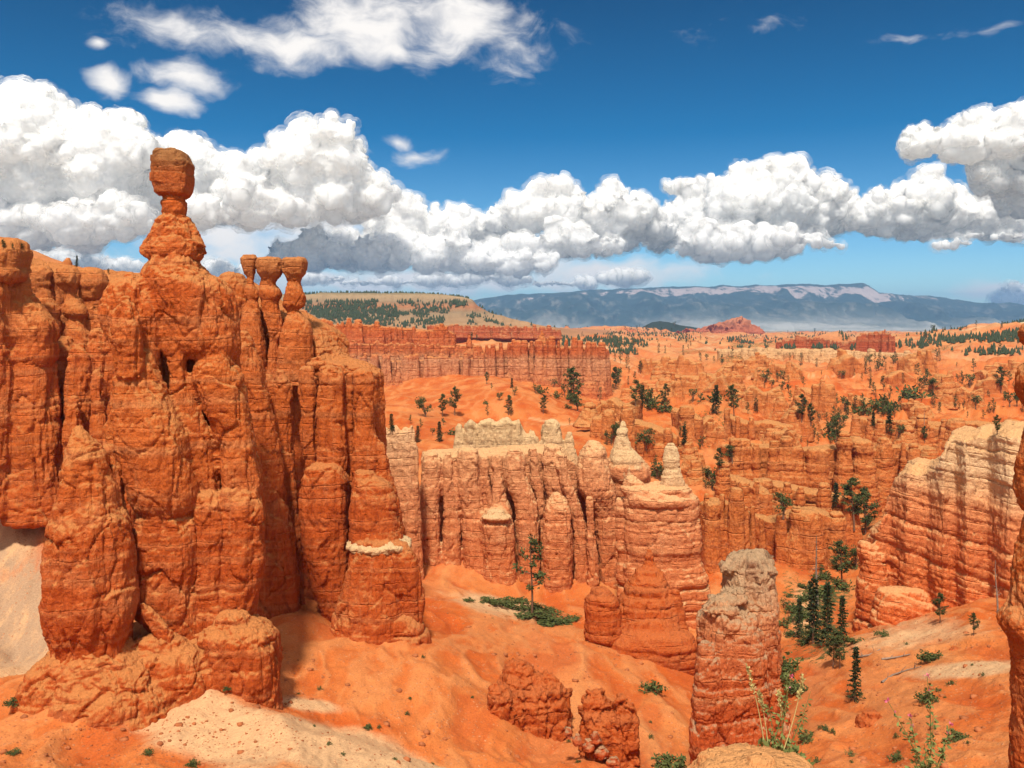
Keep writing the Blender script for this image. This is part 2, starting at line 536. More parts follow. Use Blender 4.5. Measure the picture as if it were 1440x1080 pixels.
M_CREAM = rock_mat('cream_rock', hz(165, (720, (.55, .18, .06)), (680, (.60, .30, .16)), (650, CREAM), (590, (.66, .50, .31))), dust=(.64, .47, .28), var=.3, pale=WHITE, cast=(1.22, 1.12, .95))
M_LAYER = rock_mat('layered_rock', hz(125, (900, (.54, .115, .028)), (800, (.56, .15, .045)), (740, (.57, .19, .075)), (700, (.60, .26, .12)), (672, (.63, .42, .25)), (640, (.67, .52, .34)), (610, (.66, .48, .29))), dust=(.62, .38, .19), var=.36, bedf=.9, pale=(.64, .40, .20), dip=.16, joints=.6, cast=(1.32, 1.14, .96))
M_TOWER = rock_mat('tower_rock', hz(78, (1080, (.50, .10, .028)), (960, (.52, .12, .035)), (900, (.55, .19, .085)), (868, (.56, .26, .14)), (848, (.58, .34, .21)), (820, (.50, .34, .23)), (780, (.42, .31, .22))), dust=(.44, .33, .23), var=.45, pale=(.58, .32, .2), cast=(1.15, .98, .78))
M_DARK = rock_mat('dark_red_rock', [(-60, DEEP), (-40, RED), (-25, RED)], dust=(.52, .17, .06), var=.45)
M_MID = rock_mat('badland_rock', [(-75, (.50, .125, .03)), (-55, (.55, .165, .042)), (-40, (.57, .20, .06)), (-30, (.58, .23, .075))], dust=(.58, .33, .14), var=.55, bedf=.6, grain=.5, joints=.7, cast=(1.14, .92, .74))
M_FAR = rock_mat('far_cliff_rock', hz(430, (565, (.56, .16, .05)), (530, (.58, .25, .12)), (508, (.60, .32, .18)), (500, (.52, .15, .055)), (480, (.52, .14, .045)), (465, ORANGE), (440, (.57, .19, .06))), dust=(.58, .26, .10), var=.35, bedf=.35, grain=.22, cast=(1.16, .98, .84))
M_RIM = rock_mat('near_rock', [(-30, (.52, .11, .03)), (-8, ORANGE), (5, RED)], dust=(.60, .31, .14), var=.5, grain=1.8)
M_LEDGE = rock_mat('ledge_rock', [(-6, TAN), (0, (.60, .31, .14))], dust=(.62, .36, .17), var=.3, grain=7, cast=(1.2, 1.0, .8))


def simple_mat(name, col, rough=.8, var=.25, scale=2.0, trans=0.0):
    m = bpy.data.materials.new(name)
    m.use_nodes = True
    t = NT(m.node_tree)
    b = m.node_tree.nodes['Principled BSDF']
    P = t.n('ShaderNodeNewGeometry').outputs['Position']
    nz = t.noise(P, scale, 4, .6)
    info = t.n('ShaderNodeObjectInfo').outputs['Random']
    f = t.m('ADD', t.m('MULTIPLY', t.m('SUBTRACT', nz, .5), 4 * var), t.m('ADD', .85, t.m('MULTIPLY', info, .3)))
    t.set(b.inputs['Base Color'], t.v('SCALE', col, scale=f))
    b.inputs['Roughness'].default_value = rough
    b.inputs['Specular IOR Level'].default_value = .15
    return m


M_NEEDLE = simple_mat('pine_needles', (.060, .072, .022), var=.3)
M_NEEDLE_DARK = simple_mat('dark_pine_needles', (.036, .050, .018), var=.3)
M_LEAF = simple_mat('scrub_leaves', (.075, .088, .025), var=.35)
M_BARK = simple_mat('bark', (.16, .085, .05), var=.3, scale=6)
M_DEADWOOD = simple_mat('dead_wood', (.22, .16, .12), var=.3, scale=6)
M_STEM = simple_mat('dry_stem', (.42, .34, .13), var=.2, scale=20)
M_GREEN = simple_mat('weed_leaves', (.15, .17, .05), var=.25, scale=20)
M_FLOWER = simple_mat('pink_petals', (.62, .13, .22), var=.2, scale=30)


# ---------------------------------------------------------------- weathered rock bodies
def column(name, prof, Y, mat, parent, style='pillar', ratio=.9, seed=0, res=2.4, amp=None, power=2.4, top=.5, tilt=0.0, back=0.0, close=False, s=None, ry=None, raw=None):
    """one rock body turned about an upright axis. prof: (photo row, left edge, right edge) from the top down, at depth Y"""
    prof = sorted(prof)
    py = np.array([q[0] for q in prof], float)
    L = np.array([q[1] for q in prof], float)
    R = np.array([q[2] for q in prof], float)
    ppm = FOC / Y
    if raw is not None:
        close, res = True, max(res, 3.0)
    n = max(8, int((py[-1] - py[0]) / res))
    rows = np.linspace(py[0], py[-1], n)
    l, r = np.interp(rows, py, L), np.interp(rows, py, R)
    for _ in range(2):
        l[1:-1] = (l[:-2] + 2 * l[1:-1] + l[2:]) / 4
        r[1:-1] = (r[:-2] + 2 * r[1:-1] + r[2:]) / 4
    cx, rx = ((l + r) / 2 - CX) / ppm, (r - l) / 2 / ppm
    z = (HY - rows) / ppm
    wmax = float(np.max(rx))
    wmed = float(np.median(rx))
    # closing rings for the top (and the underside of a cap)
    k = np.array([.012 if raw is not None else .08, .30, .52, .70, .84, .94])
    hgt = min(top * rx[0], .012 * Y)
    tz = z[0] + hgt * np.sqrt(np.maximum(1 - k ** 2.5, 0))
    cx, rx, z = np.r_[np.full(6, cx[0]), cx], np.r_[rx[0] * k, rx], np.r_[tz, z]
    if close:
        k2 = k[::-1]
        cx, z = np.r_[cx, np.full(6, cx[-1])], np.r_[z, z[-1] - .15 * rx[-1] * np.sqrt(1 - k2 ** 2)]
        rx = np.r_[rx, rx[-1] * k2]
    nr = len(z)
    na = int(np.clip(2 * math.pi * wmax * ppm / res * .85, 14, 420))
    th = np.linspace(0, 2 * math.pi, na, endpoint=False)
    c, sn = np.cos(th), np.sin(th)
    e = 2.0 / power
    ux, uy = np.sign(c) * np.abs(c) ** e, np.sign(sn) * np.abs(sn) ** e
    dep = (np.minimum(rx * ratio, wmax * ratio) if ry is None else np.interp(np.arange(nr), [0, 5, nr - 1], [ry * .3, ry * .9, ry]) * np.minimum(1, rx / (wmed * .5)))
    X = cx[:, None] + rx[:, None] * ux[None]
    Yy = Y + back + dep[:, None] * uy[None]
    Z = np.repeat(z[:, None], na, 1) + tilt * (X - cx[:, None])
    P = np.stack([X, Yy, Z], -1)
    # normals of the smooth body
    du = np.roll(P, -1, 1) - np.roll(P, 1, 1)
    dv = np.gradient(P, axis=0)
    N = np.cross(dv, du)
    N /= np.maximum(np.linalg.norm(N, axis=-1, keepdims=True), 1e-6)
    rad = np.stack([ux[None] * np.ones((nr, 1)), uy[None] * np.ones((nr, 1)), np.zeros((nr, na))], -1)
    sgn = np.sign(np.sum(N * rad, -1).mean())
    N = N * (1 if sgn >= 0 else -1)
    N[..., 2] *= .8
    if raw is not None:
        raw.append((P.reshape(-1, 3).astype(np.float32), grid_faces(nr, na, True)[:, ::-1]))
        return None
    s = s or max(.35, min(wmed, 4.5))
    A = (amp if amp is not None else .20) * 1.25 * s
    Pf = P.reshape(-1, 3).astype(np.float32)
    d = rock_disp(Pf, s, style, seed) * A
    fade = np.repeat(np.minimum(1, rx / (wmed * .45))[:, None], na, 1).reshape(-1)
    Pf = Pf + N.reshape(-1, 3).astype(np.float32) * (d * np.clip(fade, .25, 1))[:, None]
    Fc = grid_faces(nr, na, True)
    return mesh_from(name, Pf, Fc[:, ::-1], mat, parent)


def slab(name, path, mat, parent, thick, style='pillar', res_m=1.0, amp=.2, s=3.0, seed=0, under=6.0, raw=None):
    """a continuous rock wall: path = (px, row of its top, row of its foot, depth); the wall has real thickness behind its face"""
    px = np.array([p[0] for p in path], float)
    YY = np.array([p[3] for p in path], float)
    X = (px - CX) / FOC * YY
    ztop = (HY - np.array([p[1] for p in path])) / FOC * YY
    zbot = (HY - np.array([p[2] for p in path])) / FOC * YY - under
    seg = np.r_[0, np.cumsum(np.hypot(np.diff(X), np.diff(YY)))]
    nc = max(6, int(seg[-1] / res_m))
    t = np.linspace(0, seg[-1], nc)
    x, y, a, b = (np.interp(t, seg, q) for q in (X, YY, ztop, zbot))
    tx, ty = np.gradient(x), np.gradient(y)
    ln = np.maximum(np.hypot(tx, ty), 1e-6)
    nx, ny = ty / ln, -tx / ln            # towards the viewer
    flip = np.where(ny > 0, -1, 1)
    nx, ny = nx * flip, ny * flip
    # the wall's thickness runs square to its general line, not to every bulge
    cx_, cy_ = X[-1] - X[0], YY[-1] - YY[0]
    cl = math.hypot(cx_, cy_)
    sg = -1 if cx_ > 0 else 1
    nx, ny = nx * 0 + sg * -cy_ / cl, ny * 0 + sg * cx_ / cl
    nr = max(6, int(np.max(a - b) / res_m))
    v = np.linspace(0, 1, nr)
    rows = []
    endt = np.minimum(1, np.minimum(t, seg[-1] - t) / (thick * .5) + .12) ** .5      # ends narrow to a blunt edge
    bx, by = nx * thick, ny * thick
    x, y = x - bx * (1 - endt) * .5, y - by * (1 - endt) * .5
    bx, by = bx * endt, by * endt
    for q in v:                           # face, top, back, underside
        rows.append(np.stack([x, y, b + (a - b) * q], -1))
    for q in (.25, .5, .75, 1.0):
        rows.append(np.stack([x - bx * q, y - by * q, a + .10 * thick * math.sin(math.pi * q)], -1))
    for q in np.linspace(1, 0, max(4, nr // 2))[1:]:
        rows.append(np.stack([x - bx, y - by, b + (a - b) * q], -1))
    for q in (.7, .35):
        rows.append(np.stack([x - bx * q, y - by * q, b], -1))
    P = np.array(rows)
    mid = P[:, [0, -1]].mean(0, keepdims=True) * [1, 1, 0] + P[:, [0, -1]] * [0, 0, 1]
    P = np.concatenate([mid[:, :1], P, mid[:, 1:]], 1)
    nr2, nc2 = P.shape[:2]
    F4 = grid_faces(nc2, nr2, True)
    Pt = P.transpose(1, 0, 2)
    Pf = Pt.reshape(-1, 3).astype(np.float32)
    if raw is not None:
        raw.append((Pf, F4))
        return None
    N = np.cross(np.roll(Pt, -1, 1) - np.roll(Pt, 1, 1), np.gradient(Pt, axis=0))
    N /= np.maximum(np.linalg.norm(N, axis=-1, keepdims=True), 1e-6)
    if N[nc2 // 2, nr // 2, 1] > 0:
        N = -N
    d = rock_disp(Pf, s, style, seed) * amp * s
    Pf = Pf + N.reshape(-1, 3).astype(np.float32) * d[:, None]
    return mesh_from(name, Pf, F4, mat, parent)


def fuse(name, raw, mat, voxel, style, s, amp, seed, smooth=3, dip=0.0):
    """grow all the rough bodies together into one rock and weather its surface"""
    off, Vs, Fs = 0, [], []
    for V, Fq in raw:
        Vs.append(V)
        Fs.append(Fq + off)
        off += len(V)
    o = mesh_from(name, np.concatenate(Vs), np.concatenate(Fs), None)
    md = o.modifiers.new('r', 'REMESH')
    md.mode = 'VOXEL'
    md.voxel_size = voxel
    if smooth:
        ms = o.modifiers.new('s', 'SMOOTH')
        ms.factor, ms.iterations = .5, smooth
    ev = o.evaluated_get(bpy.context.evaluated_depsgraph_get())
    me = ev.to_mesh()
    n = len(me.vertices)
    V, N = np.empty(n * 3, np.float32), np.empty(n * 3, np.float32)
    me.vertices.foreach_get('co', V)
    me.vertices.foreach_get('normal', N)
    Fq = np.empty(len(me.loops), np.int32)
    me.loops.foreach_get('vertex_index', Fq)
    ev.to_mesh_clear()
    bpy.data.objects.remove(o)
    V, N = V.reshape(-1, 3), N.reshape(-1, 3)
    N = N * np.array([1, 1, .7], np.float32)
    d = rock_disp(V, s, style, seed, dip) * amp * s
    return mesh_from(name, V + N * d[:, None], Fq.reshape(-1, 4), mat)


class Rock:
    """a formation: bodies that have grown together (one mesh) and the stones that stand out as parts"""
    APART = ('cap_rock', 'neck', 'collar', 'hoodoo', 'ledge', 'boulder_stack', 'loose_block', 'chimney', 'spire', 'knob', 'spike', 'fallen_block', 'block')

    def __init__(self, name, label, cat, at, mat, Y, style='pillar', s=2.4, amp=.26, vox=1.9, seed=1, style_of=None, smooth=3, dip=0.0, gap=1.0):
        self.rng, self.dip, self.gap = random.Random(seed), dip, gap
        self.root = thing(name, label, cat, tuple(float(v) for v in at))
        self.mat, self.Y, self.style, self.s, self.amp, self.vox, self.seed, self.smooth = mat, Y, style, s, amp, vox, seed, smooth
        self.style_of = style_of or {}
        self.parts, self.raw = [], {}

    def c(self, name, prof, Y=None, style=None, mat=None, **k):
        Y = Y or self.Y
        if name in self.APART:
            k.setdefault('res', 1.8)
            o = column(name, prof, Y, mat or self.mat, None, style or self.style, seed=self.seed + len(self.parts) * 3 + 1, **k)
            self.parts.append(o)
            return o
        for drop in ('s', 'amp', 'res'):
            k.pop(drop, None)
        body = name if name in ('plinth', 'front_pillar', 'crest', 'head', 'rim') else 'body'
        self.raw.setdefault(body, []) 
        if name == 'pillar' and self.gap < 1:
            prof = [(q[0], (q[1] + q[2]) / 2 - (q[2] - q[1]) / 2 * self.gap, (q[1] + q[2]) / 2 + (q[2] - q[1]) / 2 * self.gap) for q in prof]
            Y += self.rng.uniform(-.4, .5) * (prof[2][2] - prof[2][1]) / 2 / FOC * Y
        column(name, prof, Y, None, None, raw=self.raw[body], res=3.2, **k)
        if body not in self.style_of and style:
            self.style_of.setdefault(body, self.style)

    def slab(self, path, thick, res_m=.6):
        slab('core', path, None, None, thick, res_m=res_m, raw=self.raw.setdefault('body', []))

    def done(self):
        for i, (nm, raw) in enumerate(self.raw.items()):
            self.parts.append(fuse(nm, raw, self.mat, self.vox * self.Y / FOC, self.style_of.get(nm, self.style), self.s, self.amp, self.seed + i, self.smooth, self.dip))
        adopt(self.root, self.parts)
        return self.root


def wall(name, label, cat, path, width, mat, seed=0, group=None, style='pillar', jag=.25, batter=.35, ratio=1.0, res=None, cone=0.0, amp=.2, spread=.6, power=2.2):
    """a fluted wall: rounded pillars grown together along a path of (px, top row, foot row, depth), width in photo pixels, with cap stones as parts"""
    rng = random.Random(seed)
    pts = path
    mid = pts[len(pts) // 2]
    Ym = mid[3]
    root = thing(name, label, cat, tuple(float(v) for v in W(mid[0], mid[2], Ym)), group)
    raw, made = [], []
    L = [0.0]
    for a, b in zip(pts, pts[1:]):
        L.append(L[-1] + math.hypot(b[0] - a[0], (b[3] - a[3]) * FOC / b[3] * .6))
    n = max(2, round(L[-1] / width * 1.25))
    m_px = FOC / Ym
    for i in range(n):
        u = (i + .5 + rng.uniform(-.35, .35)) / n * L[-1]
        px, tp, ft, Y = (float(np.interp(u, L, [p[k] for p in pts])) for k in range(4))
        w = width * rng.choice((.55, .8, 1.0, 1.25, 1.6)) * rng.uniform(.85, 1.15) * .49
        h = ft - tp
        tp2 = tp + h * jag * (rng.uniform(-.45, .3) if rng.random() < .6 else rng.uniform(.2, 1.3))
        h = ft - tp2
        wt = w * rng.uniform(.5, .9)
        Yk = Y - rng.uniform(-.6, 1) * w / FOC * Y * spread * 1.6
        lean = rng.uniform(-.15, .15) * w
        pr = [(tp2, px - wt * .8 + lean, px + wt * .8 + lean), (tp2 + h * .08, px - wt + lean, px + wt + lean)]
        if rng.random() < .35:
            pr += [(tp2 + h * .16, px - wt, px + wt), (tp2 + h * .22, px - wt * .7, px + wt * .75), (tp2 + h * .30, px - wt * .95, px + wt)]
        pr += [(tp2 + h * .55, px - (w + wt) / 2, px + (w + wt) / 2), (ft, px - w * (1 + batter * .5), px + w * (1 + batter * .5)), (ft + h * .3, px - w * (1.1 + batter), px + w * (1.1 + batter))]
        column('pillar', pr, Yk, None, None, ratio=ratio, res=3.0, power=power, top=.3, raw=raw)
        if rng.random() < .22 and wt * 2 > 7:
            hh = wt * rng.uniform(.5, .9)
            made.append(column('cap_rock', [(tp2 - hh, px - wt * .55 + lean, px + wt * .5 + lean), (tp2 - hh * .6, px - wt * .85 + lean, px + wt * .8 + lean), (tp2 - hh * .1, px - wt * .75 + lean, px + wt * .8 + lean), (tp2 + 1.5, px - wt * .5 + lean, px + wt * .5 + lean)],
                               Yk, mat, None, 'cap', seed=seed * 17 + i, res=1.5, amp=.2, close=True, top=.15))
    p2 = [(p[0], p[1] + (p[2] - p[1]) * .14, p[2] + 10, p[3] + width * .42 / FOC * p[3]) for p in pts]
    slab('core', p2, None, None, width * 1.3 / m_px, res_m=max(.3, 3.5 / m_px), raw=raw)
    body = fuse('body', raw, mat, (res or 1.9) / m_px, style, max(1.0, width * .42 / m_px), amp * 1.15, seed, 2)
    adopt(root, made + [body])
    return root


def adopt(root, parts):
    """hang meshes made in world coordinates under a thing that stands at its own base"""
    inv = -root.location
    for o in parts:
        o.parent = root
        o.location = inv


# ---------------------------------------------------------------- the great hammer
def build_hammer():
    R = Rock('hammer_hoodoo', 'tall orange hoodoo with one square boulder balanced on its slender neck', 'hoodoo', W(240, 930, 80), M_HAMMER, 80, 'lumpy', 2.4, .24, 1.8, 3, smooth=2, style_of={'plinth': 'pillar'})
    H, Cp = M_HAMMER, M_CAP
    def c(name, prof, Y, mat=H, style=None, **k):
        R.c(name, prof, Y, style, mat, **k)
    c('cap_rock', [(210, 221, 252), (213, 219, 258), (218, 218, 263), (229, 217, 270), (240, 218.5, 268), (255, 219, 268), (266, 220, 267), (272, 220, 266), (275, 222, 264), (276, 225, 260)], 80, Cp, 'cap',
      res=1.2, power=5.5, amp=.11, top=.05, tilt=-.06, close=True, s=2.0)
    c('neck', [(270, 227, 259), (280, 228.5, 259), (286, 226, 261), (290, 227.5, 262), (298, 227, 262), (304, 229, 261), (310, 226, 264)], 80, Cp, 'cap', res=1.3, amp=.18, s=1.2)
    c('collar', [(303, 231, 259), (306, 226, 264), (315, 218, 270), (325, 213, 276), (333, 210, 279), (342, 206, 283), (350, 202, 286), (358, 202, 286), (363, 206, 284), (367, 213, 277), (374, 220, 270)], 80, H, 'rubble', res=1.4, amp=.14, s=1.8)
    c('shoulder', [(360, 215, 276), (366, 212, 277), (374, 205, 280), (382, 200.5, 288), (390, 199, 297), (397, 197, 314), (405, 195, 321), (420, 192, 327), (440, 190, 331), (470, 188, 334), (490, 186, 334), (505, 184, 332),
                   (530, 180, 338), (560, 175, 346), (600, 172, 352), (650, 178, 360), (700, 184, 366), (760, 188, 366), (820, 190, 363), (880, 205, 352), (920, 205, 352)], 83, ratio=.6, amp=.16, s=3.2, res=2.0)
    c('buttress', [(386, 172, 190), (390, 160, 199), (398, 152, 208), (410, 146, 217), (425, 142, 225), (445, 140, 229), (468, 148, 229), (486, 155, 226), (500, 160, 224), (530, 163, 221), (560, 158, 222), (600, 150, 226), (660, 150, 240)], 77.5, res=1.8, amp=.2, s=2.4, ratio=.8)
    c('buttress', [(420, 172, 188), (426, 165, 192), (440, 160, 196), (460, 154, 202), (475, 155, 204), (486, 162, 203), (500, 168, 200), (530, 166, 204)], 74.6, res=1.6, amp=.2, s=1.6, ratio=.9)
    c('buttress', [(500, 168, 215), (530, 164, 224), (560, 163, 238), (585, 164, 250), (610, 166, 262), (640, 172, 268), (662, 178, 272), (682, 183, 276), (700, 188, 276), (714, 194, 274), (722, 200, 266), (728, 205, 258), (732, 210, 250)], 75.8, res=1.8, amp=.2, s=2.6, style='rubble')
    c('buttress', [(716, 200, 262), (724, 194, 276), (745, 191, 281), (770, 192, 282), (790, 189, 283), (803, 191, 280), (815, 194, 278), (830, 191, 281), (860, 198, 286), (880, 215, 290), (898, 240, 290), (915, 245, 290)], 76.2, res=1.8, amp=.2, s=2.3)
    c('buttress', [(405, 222, 236), (415, 222, 244), (440, 222, 254), (470, 224, 260), (498, 230, 262), (520, 238, 264), (545, 240, 270), (575, 244, 282), (610, 254, 298), (640, 262, 304), (670, 268, 306), (698, 274, 305), (710, 278, 301), (716, 282, 296)], 77.6, res=1.8, amp=.2, s=2.2)
    c('buttress', [(360, 218, 272), (367, 213, 277), (374, 207, 281), (382, 203, 289), (390, 202, 299), (397, 204, 312), (405, 208, 319), (420, 216, 325), (440, 222, 329), (462, 230, 333), (482, 238, 335), (496, 248, 334), (504, 262, 330), (510, 284, 322)], 79.0, ratio=.85)
    c('buttress', [(498, 286, 324), (515, 272, 332), (535, 268, 338), (560, 280, 344), (590, 296, 350), (620, 304, 356), (650, 308, 361), (680, 314, 365), (698, 318, 363), (706, 324, 358)], 78, res=1.8, amp=.2, s=2.2)
    c('buttress', [(696, 306, 362), (704, 302, 366), (720, 304, 369), (745, 308, 369), (760, 309, 367), (790, 306, 368), (820, 304, 365), (850, 294, 362), (872, 282, 358), (884, 286, 350), (895, 290, 345)], 77.6, style='pillar', res=1.8, amp=.22, s=2.2)
    c('buttress', [(700, 272, 312), (712, 266, 318), (740, 268, 319), (770, 266, 317), (800, 270, 320), (840, 268, 322), (870, 260, 324), (890, 256, 322), (905, 250, 320)], 76.8, style='pillar', res=1.8, amp=.24, s=2.0)
    # the leaning pillar in front
    c('front_pillar', [(600, 104, 114), (606, 101, 120), (620, 97, 130), (640, 93, 144), (660, 89, 150), (680, 85, 156), (700, 81, 160), (712, 78, 163), (722, 79, 170), (735, 74, 178), (765, 69, 180), (800, 66, 183), (830, 63.5, 186),
                       (850, 63, 187), (870, 66, 186.5), (888, 72, 183), (905, 80, 177), (920, 80, 176), (940, 70, 182), (970, 55, 190), (1000, 40, 200)], 72, res=1.7, amp=.16, s=2.4, style='lumpy', top=.6)
    c('front_pillar', [(628, 146, 158), (640, 147, 163), (660, 150, 169), (685, 152, 172), (705, 156, 173), (718, 160, 171), (726, 163, 169)], 74, res=1.5, amp=.2, s=1.0, close=True)
    c('fallen_block', [(850, 196, 204), (862, 198, 220), (880, 208, 236), (895, 218, 243), (906, 226, 244), (911, 232, 243)], 73, res=1.5, amp=.2, s=1.0, close=True, ratio=.6)
    # the plinth it stands on
    c('plinth', [(868, 250, 350), (876, 205, 370), (888, 165, 384), (902, 120, 388), (918, 85, 388), (935, 60, 389), (950, 44, 390), (962, 36, 391), (985, 30, 392), (1010, 26, 394), (1060, 20, 396)], 77, res=2.0, amp=.15, s=3.0, ratio=.42, style='pillar', power=2.8, top=.06)
    c('plinth', [(905, 84, 178), (918, 70, 196), (935, 50, 210), (950, 40, 225), (965, 34, 240), (1000, 28, 260), (1040, 24, 270)], 72, ratio=.7)
    c('plinth', [(905, 190, 262), (918, 170, 290), (935, 160, 300), (960, 150, 310), (1010, 140, 320)], 73.5, ratio=.6)
    c('plinth', [(872, 300, 352), (880, 286, 372), (890, 282, 384), (910, 284, 389), (950, 288, 390), (985, 300, 391), (1010, 320, 393), (1050, 320, 395)], 75.0, res=1.8, amp=.2, s=2.2, style='pillar')
    R.done()


build_hammer()


# ---------------------------------------------------------------- the wall at the left
def build_left_wall():
    R = Rock('rock_cliff', 'broad orange cliff at the left edge, stepped boulders along its rim', 'cliff', W(60, 710, 120), M_LEFT, 118, 'pillar', 3.0, .26, 2.0, 7)
    def c(name, prof, Y, style=None, mat=M_LEFT, **k):
        R.c(name, prof, Y, style, mat, **k)
    c('cap_rock', [(349, -26, 36), (353, -30, 39), (364, -30, 39), (370, -28, 36), (376, -26, 34), (382, -28, 37), (389, -30, 36), (396, -26, 30)], 112, 'cap', res=1.8, amp=.16, s=2, close=True, power=3)
    c('pillar', [(392, -40, 22), (410, -42, 17), (450, -45, 16), (500, -45, 17), (560, -48, 18), (640, -50, 20), (720, -55, 22)], 112, res=2.2, s=3)
    c('pillar', [(390, 24, 40), (398, 22, 43), (415, 20, 47), (432, 18, 62), (448, 17, 74), (462, 16, 78), (472, 16, 78), (482, 19, 76), (500, 18, 76), (515, 20, 72), (535, 19, 73), (560, 15, 78), (620, 12, 84), (690, 8, 90), (730, 6, 94)], 114, 'lumpy', res=2.0, amp=.18, s=2.4)
    # stacked boulders along the rim
    for pr, Y in (([(380, 44, 73), (384, 42, 75), (400, 43, 74), (406, 47, 72), (410, 49, 74), (418, 48, 76), (424, 47, 75), (428, 52, 70)], 121),
                  ([(424, 50, 74), (430, 47, 80), (440, 48, 82), (446, 56, 80), (456, 64, 84), (466, 66, 86)], 120),
                  ([(380, 80, 108), (386, 76, 112), (398, 78, 111), (406, 88, 108), (412, 94, 106), (418, 93, 107), (424, 90, 114), (438, 88, 122), (444, 92, 123), (449, 96, 112), (456, 94, 118), (468, 92, 126), (480, 90, 130), (500, 88, 134)], 121),
                  ([(384, 112, 146), (390, 110, 150), (402, 110, 152), (408, 114, 148), (416, 112, 144), (421, 116, 140)], 123)):
        c('boulder_stack', pr, Y, 'cap', res=1.8, amp=.16, s=1.8, close=True, power=2.8)
    for x0, x1, tp in ((76, 92, 446), (112, 124, 430), (126, 138, 428), (138, 152, 424)):
        c('pillar', [(tp, x0 + 4, x1 - 4), (tp + 12, x0, x1), (tp + 30, x0 - 2, x1 + 2), (520, x0 - 6, x1 + 6)], 122, res=1.8, s=1.2)
    for x0, x1, tp, Y in ((70, 112, 478, 119), (96, 130, 486, 116), (120, 165, 470, 118), (150, 200, 480, 119), (92, 116, 560, 113), (128, 150, 520, 114)):
        c('pillar', [(tp, x0 + 8, x1 - 8), (tp + 14, x0 + 2, x1 - 3), (tp + 60, x0, x1), (620, x0 - 3, x1 + 3), (730, x0 - 6, x1 + 6)], Y, res=2.0, s=2.0)
    path = [(-90, 372, 720, 124), (0, 372, 720, 125), (40, 380, 720, 126), (80, 388, 715, 126), (150, 392, 720, 127), (200, 396, 760, 127), (330, 402, 800, 126), (350, 420, 800, 124)]
    R.slab(path, 14)
    R.done()


build_left_wall()


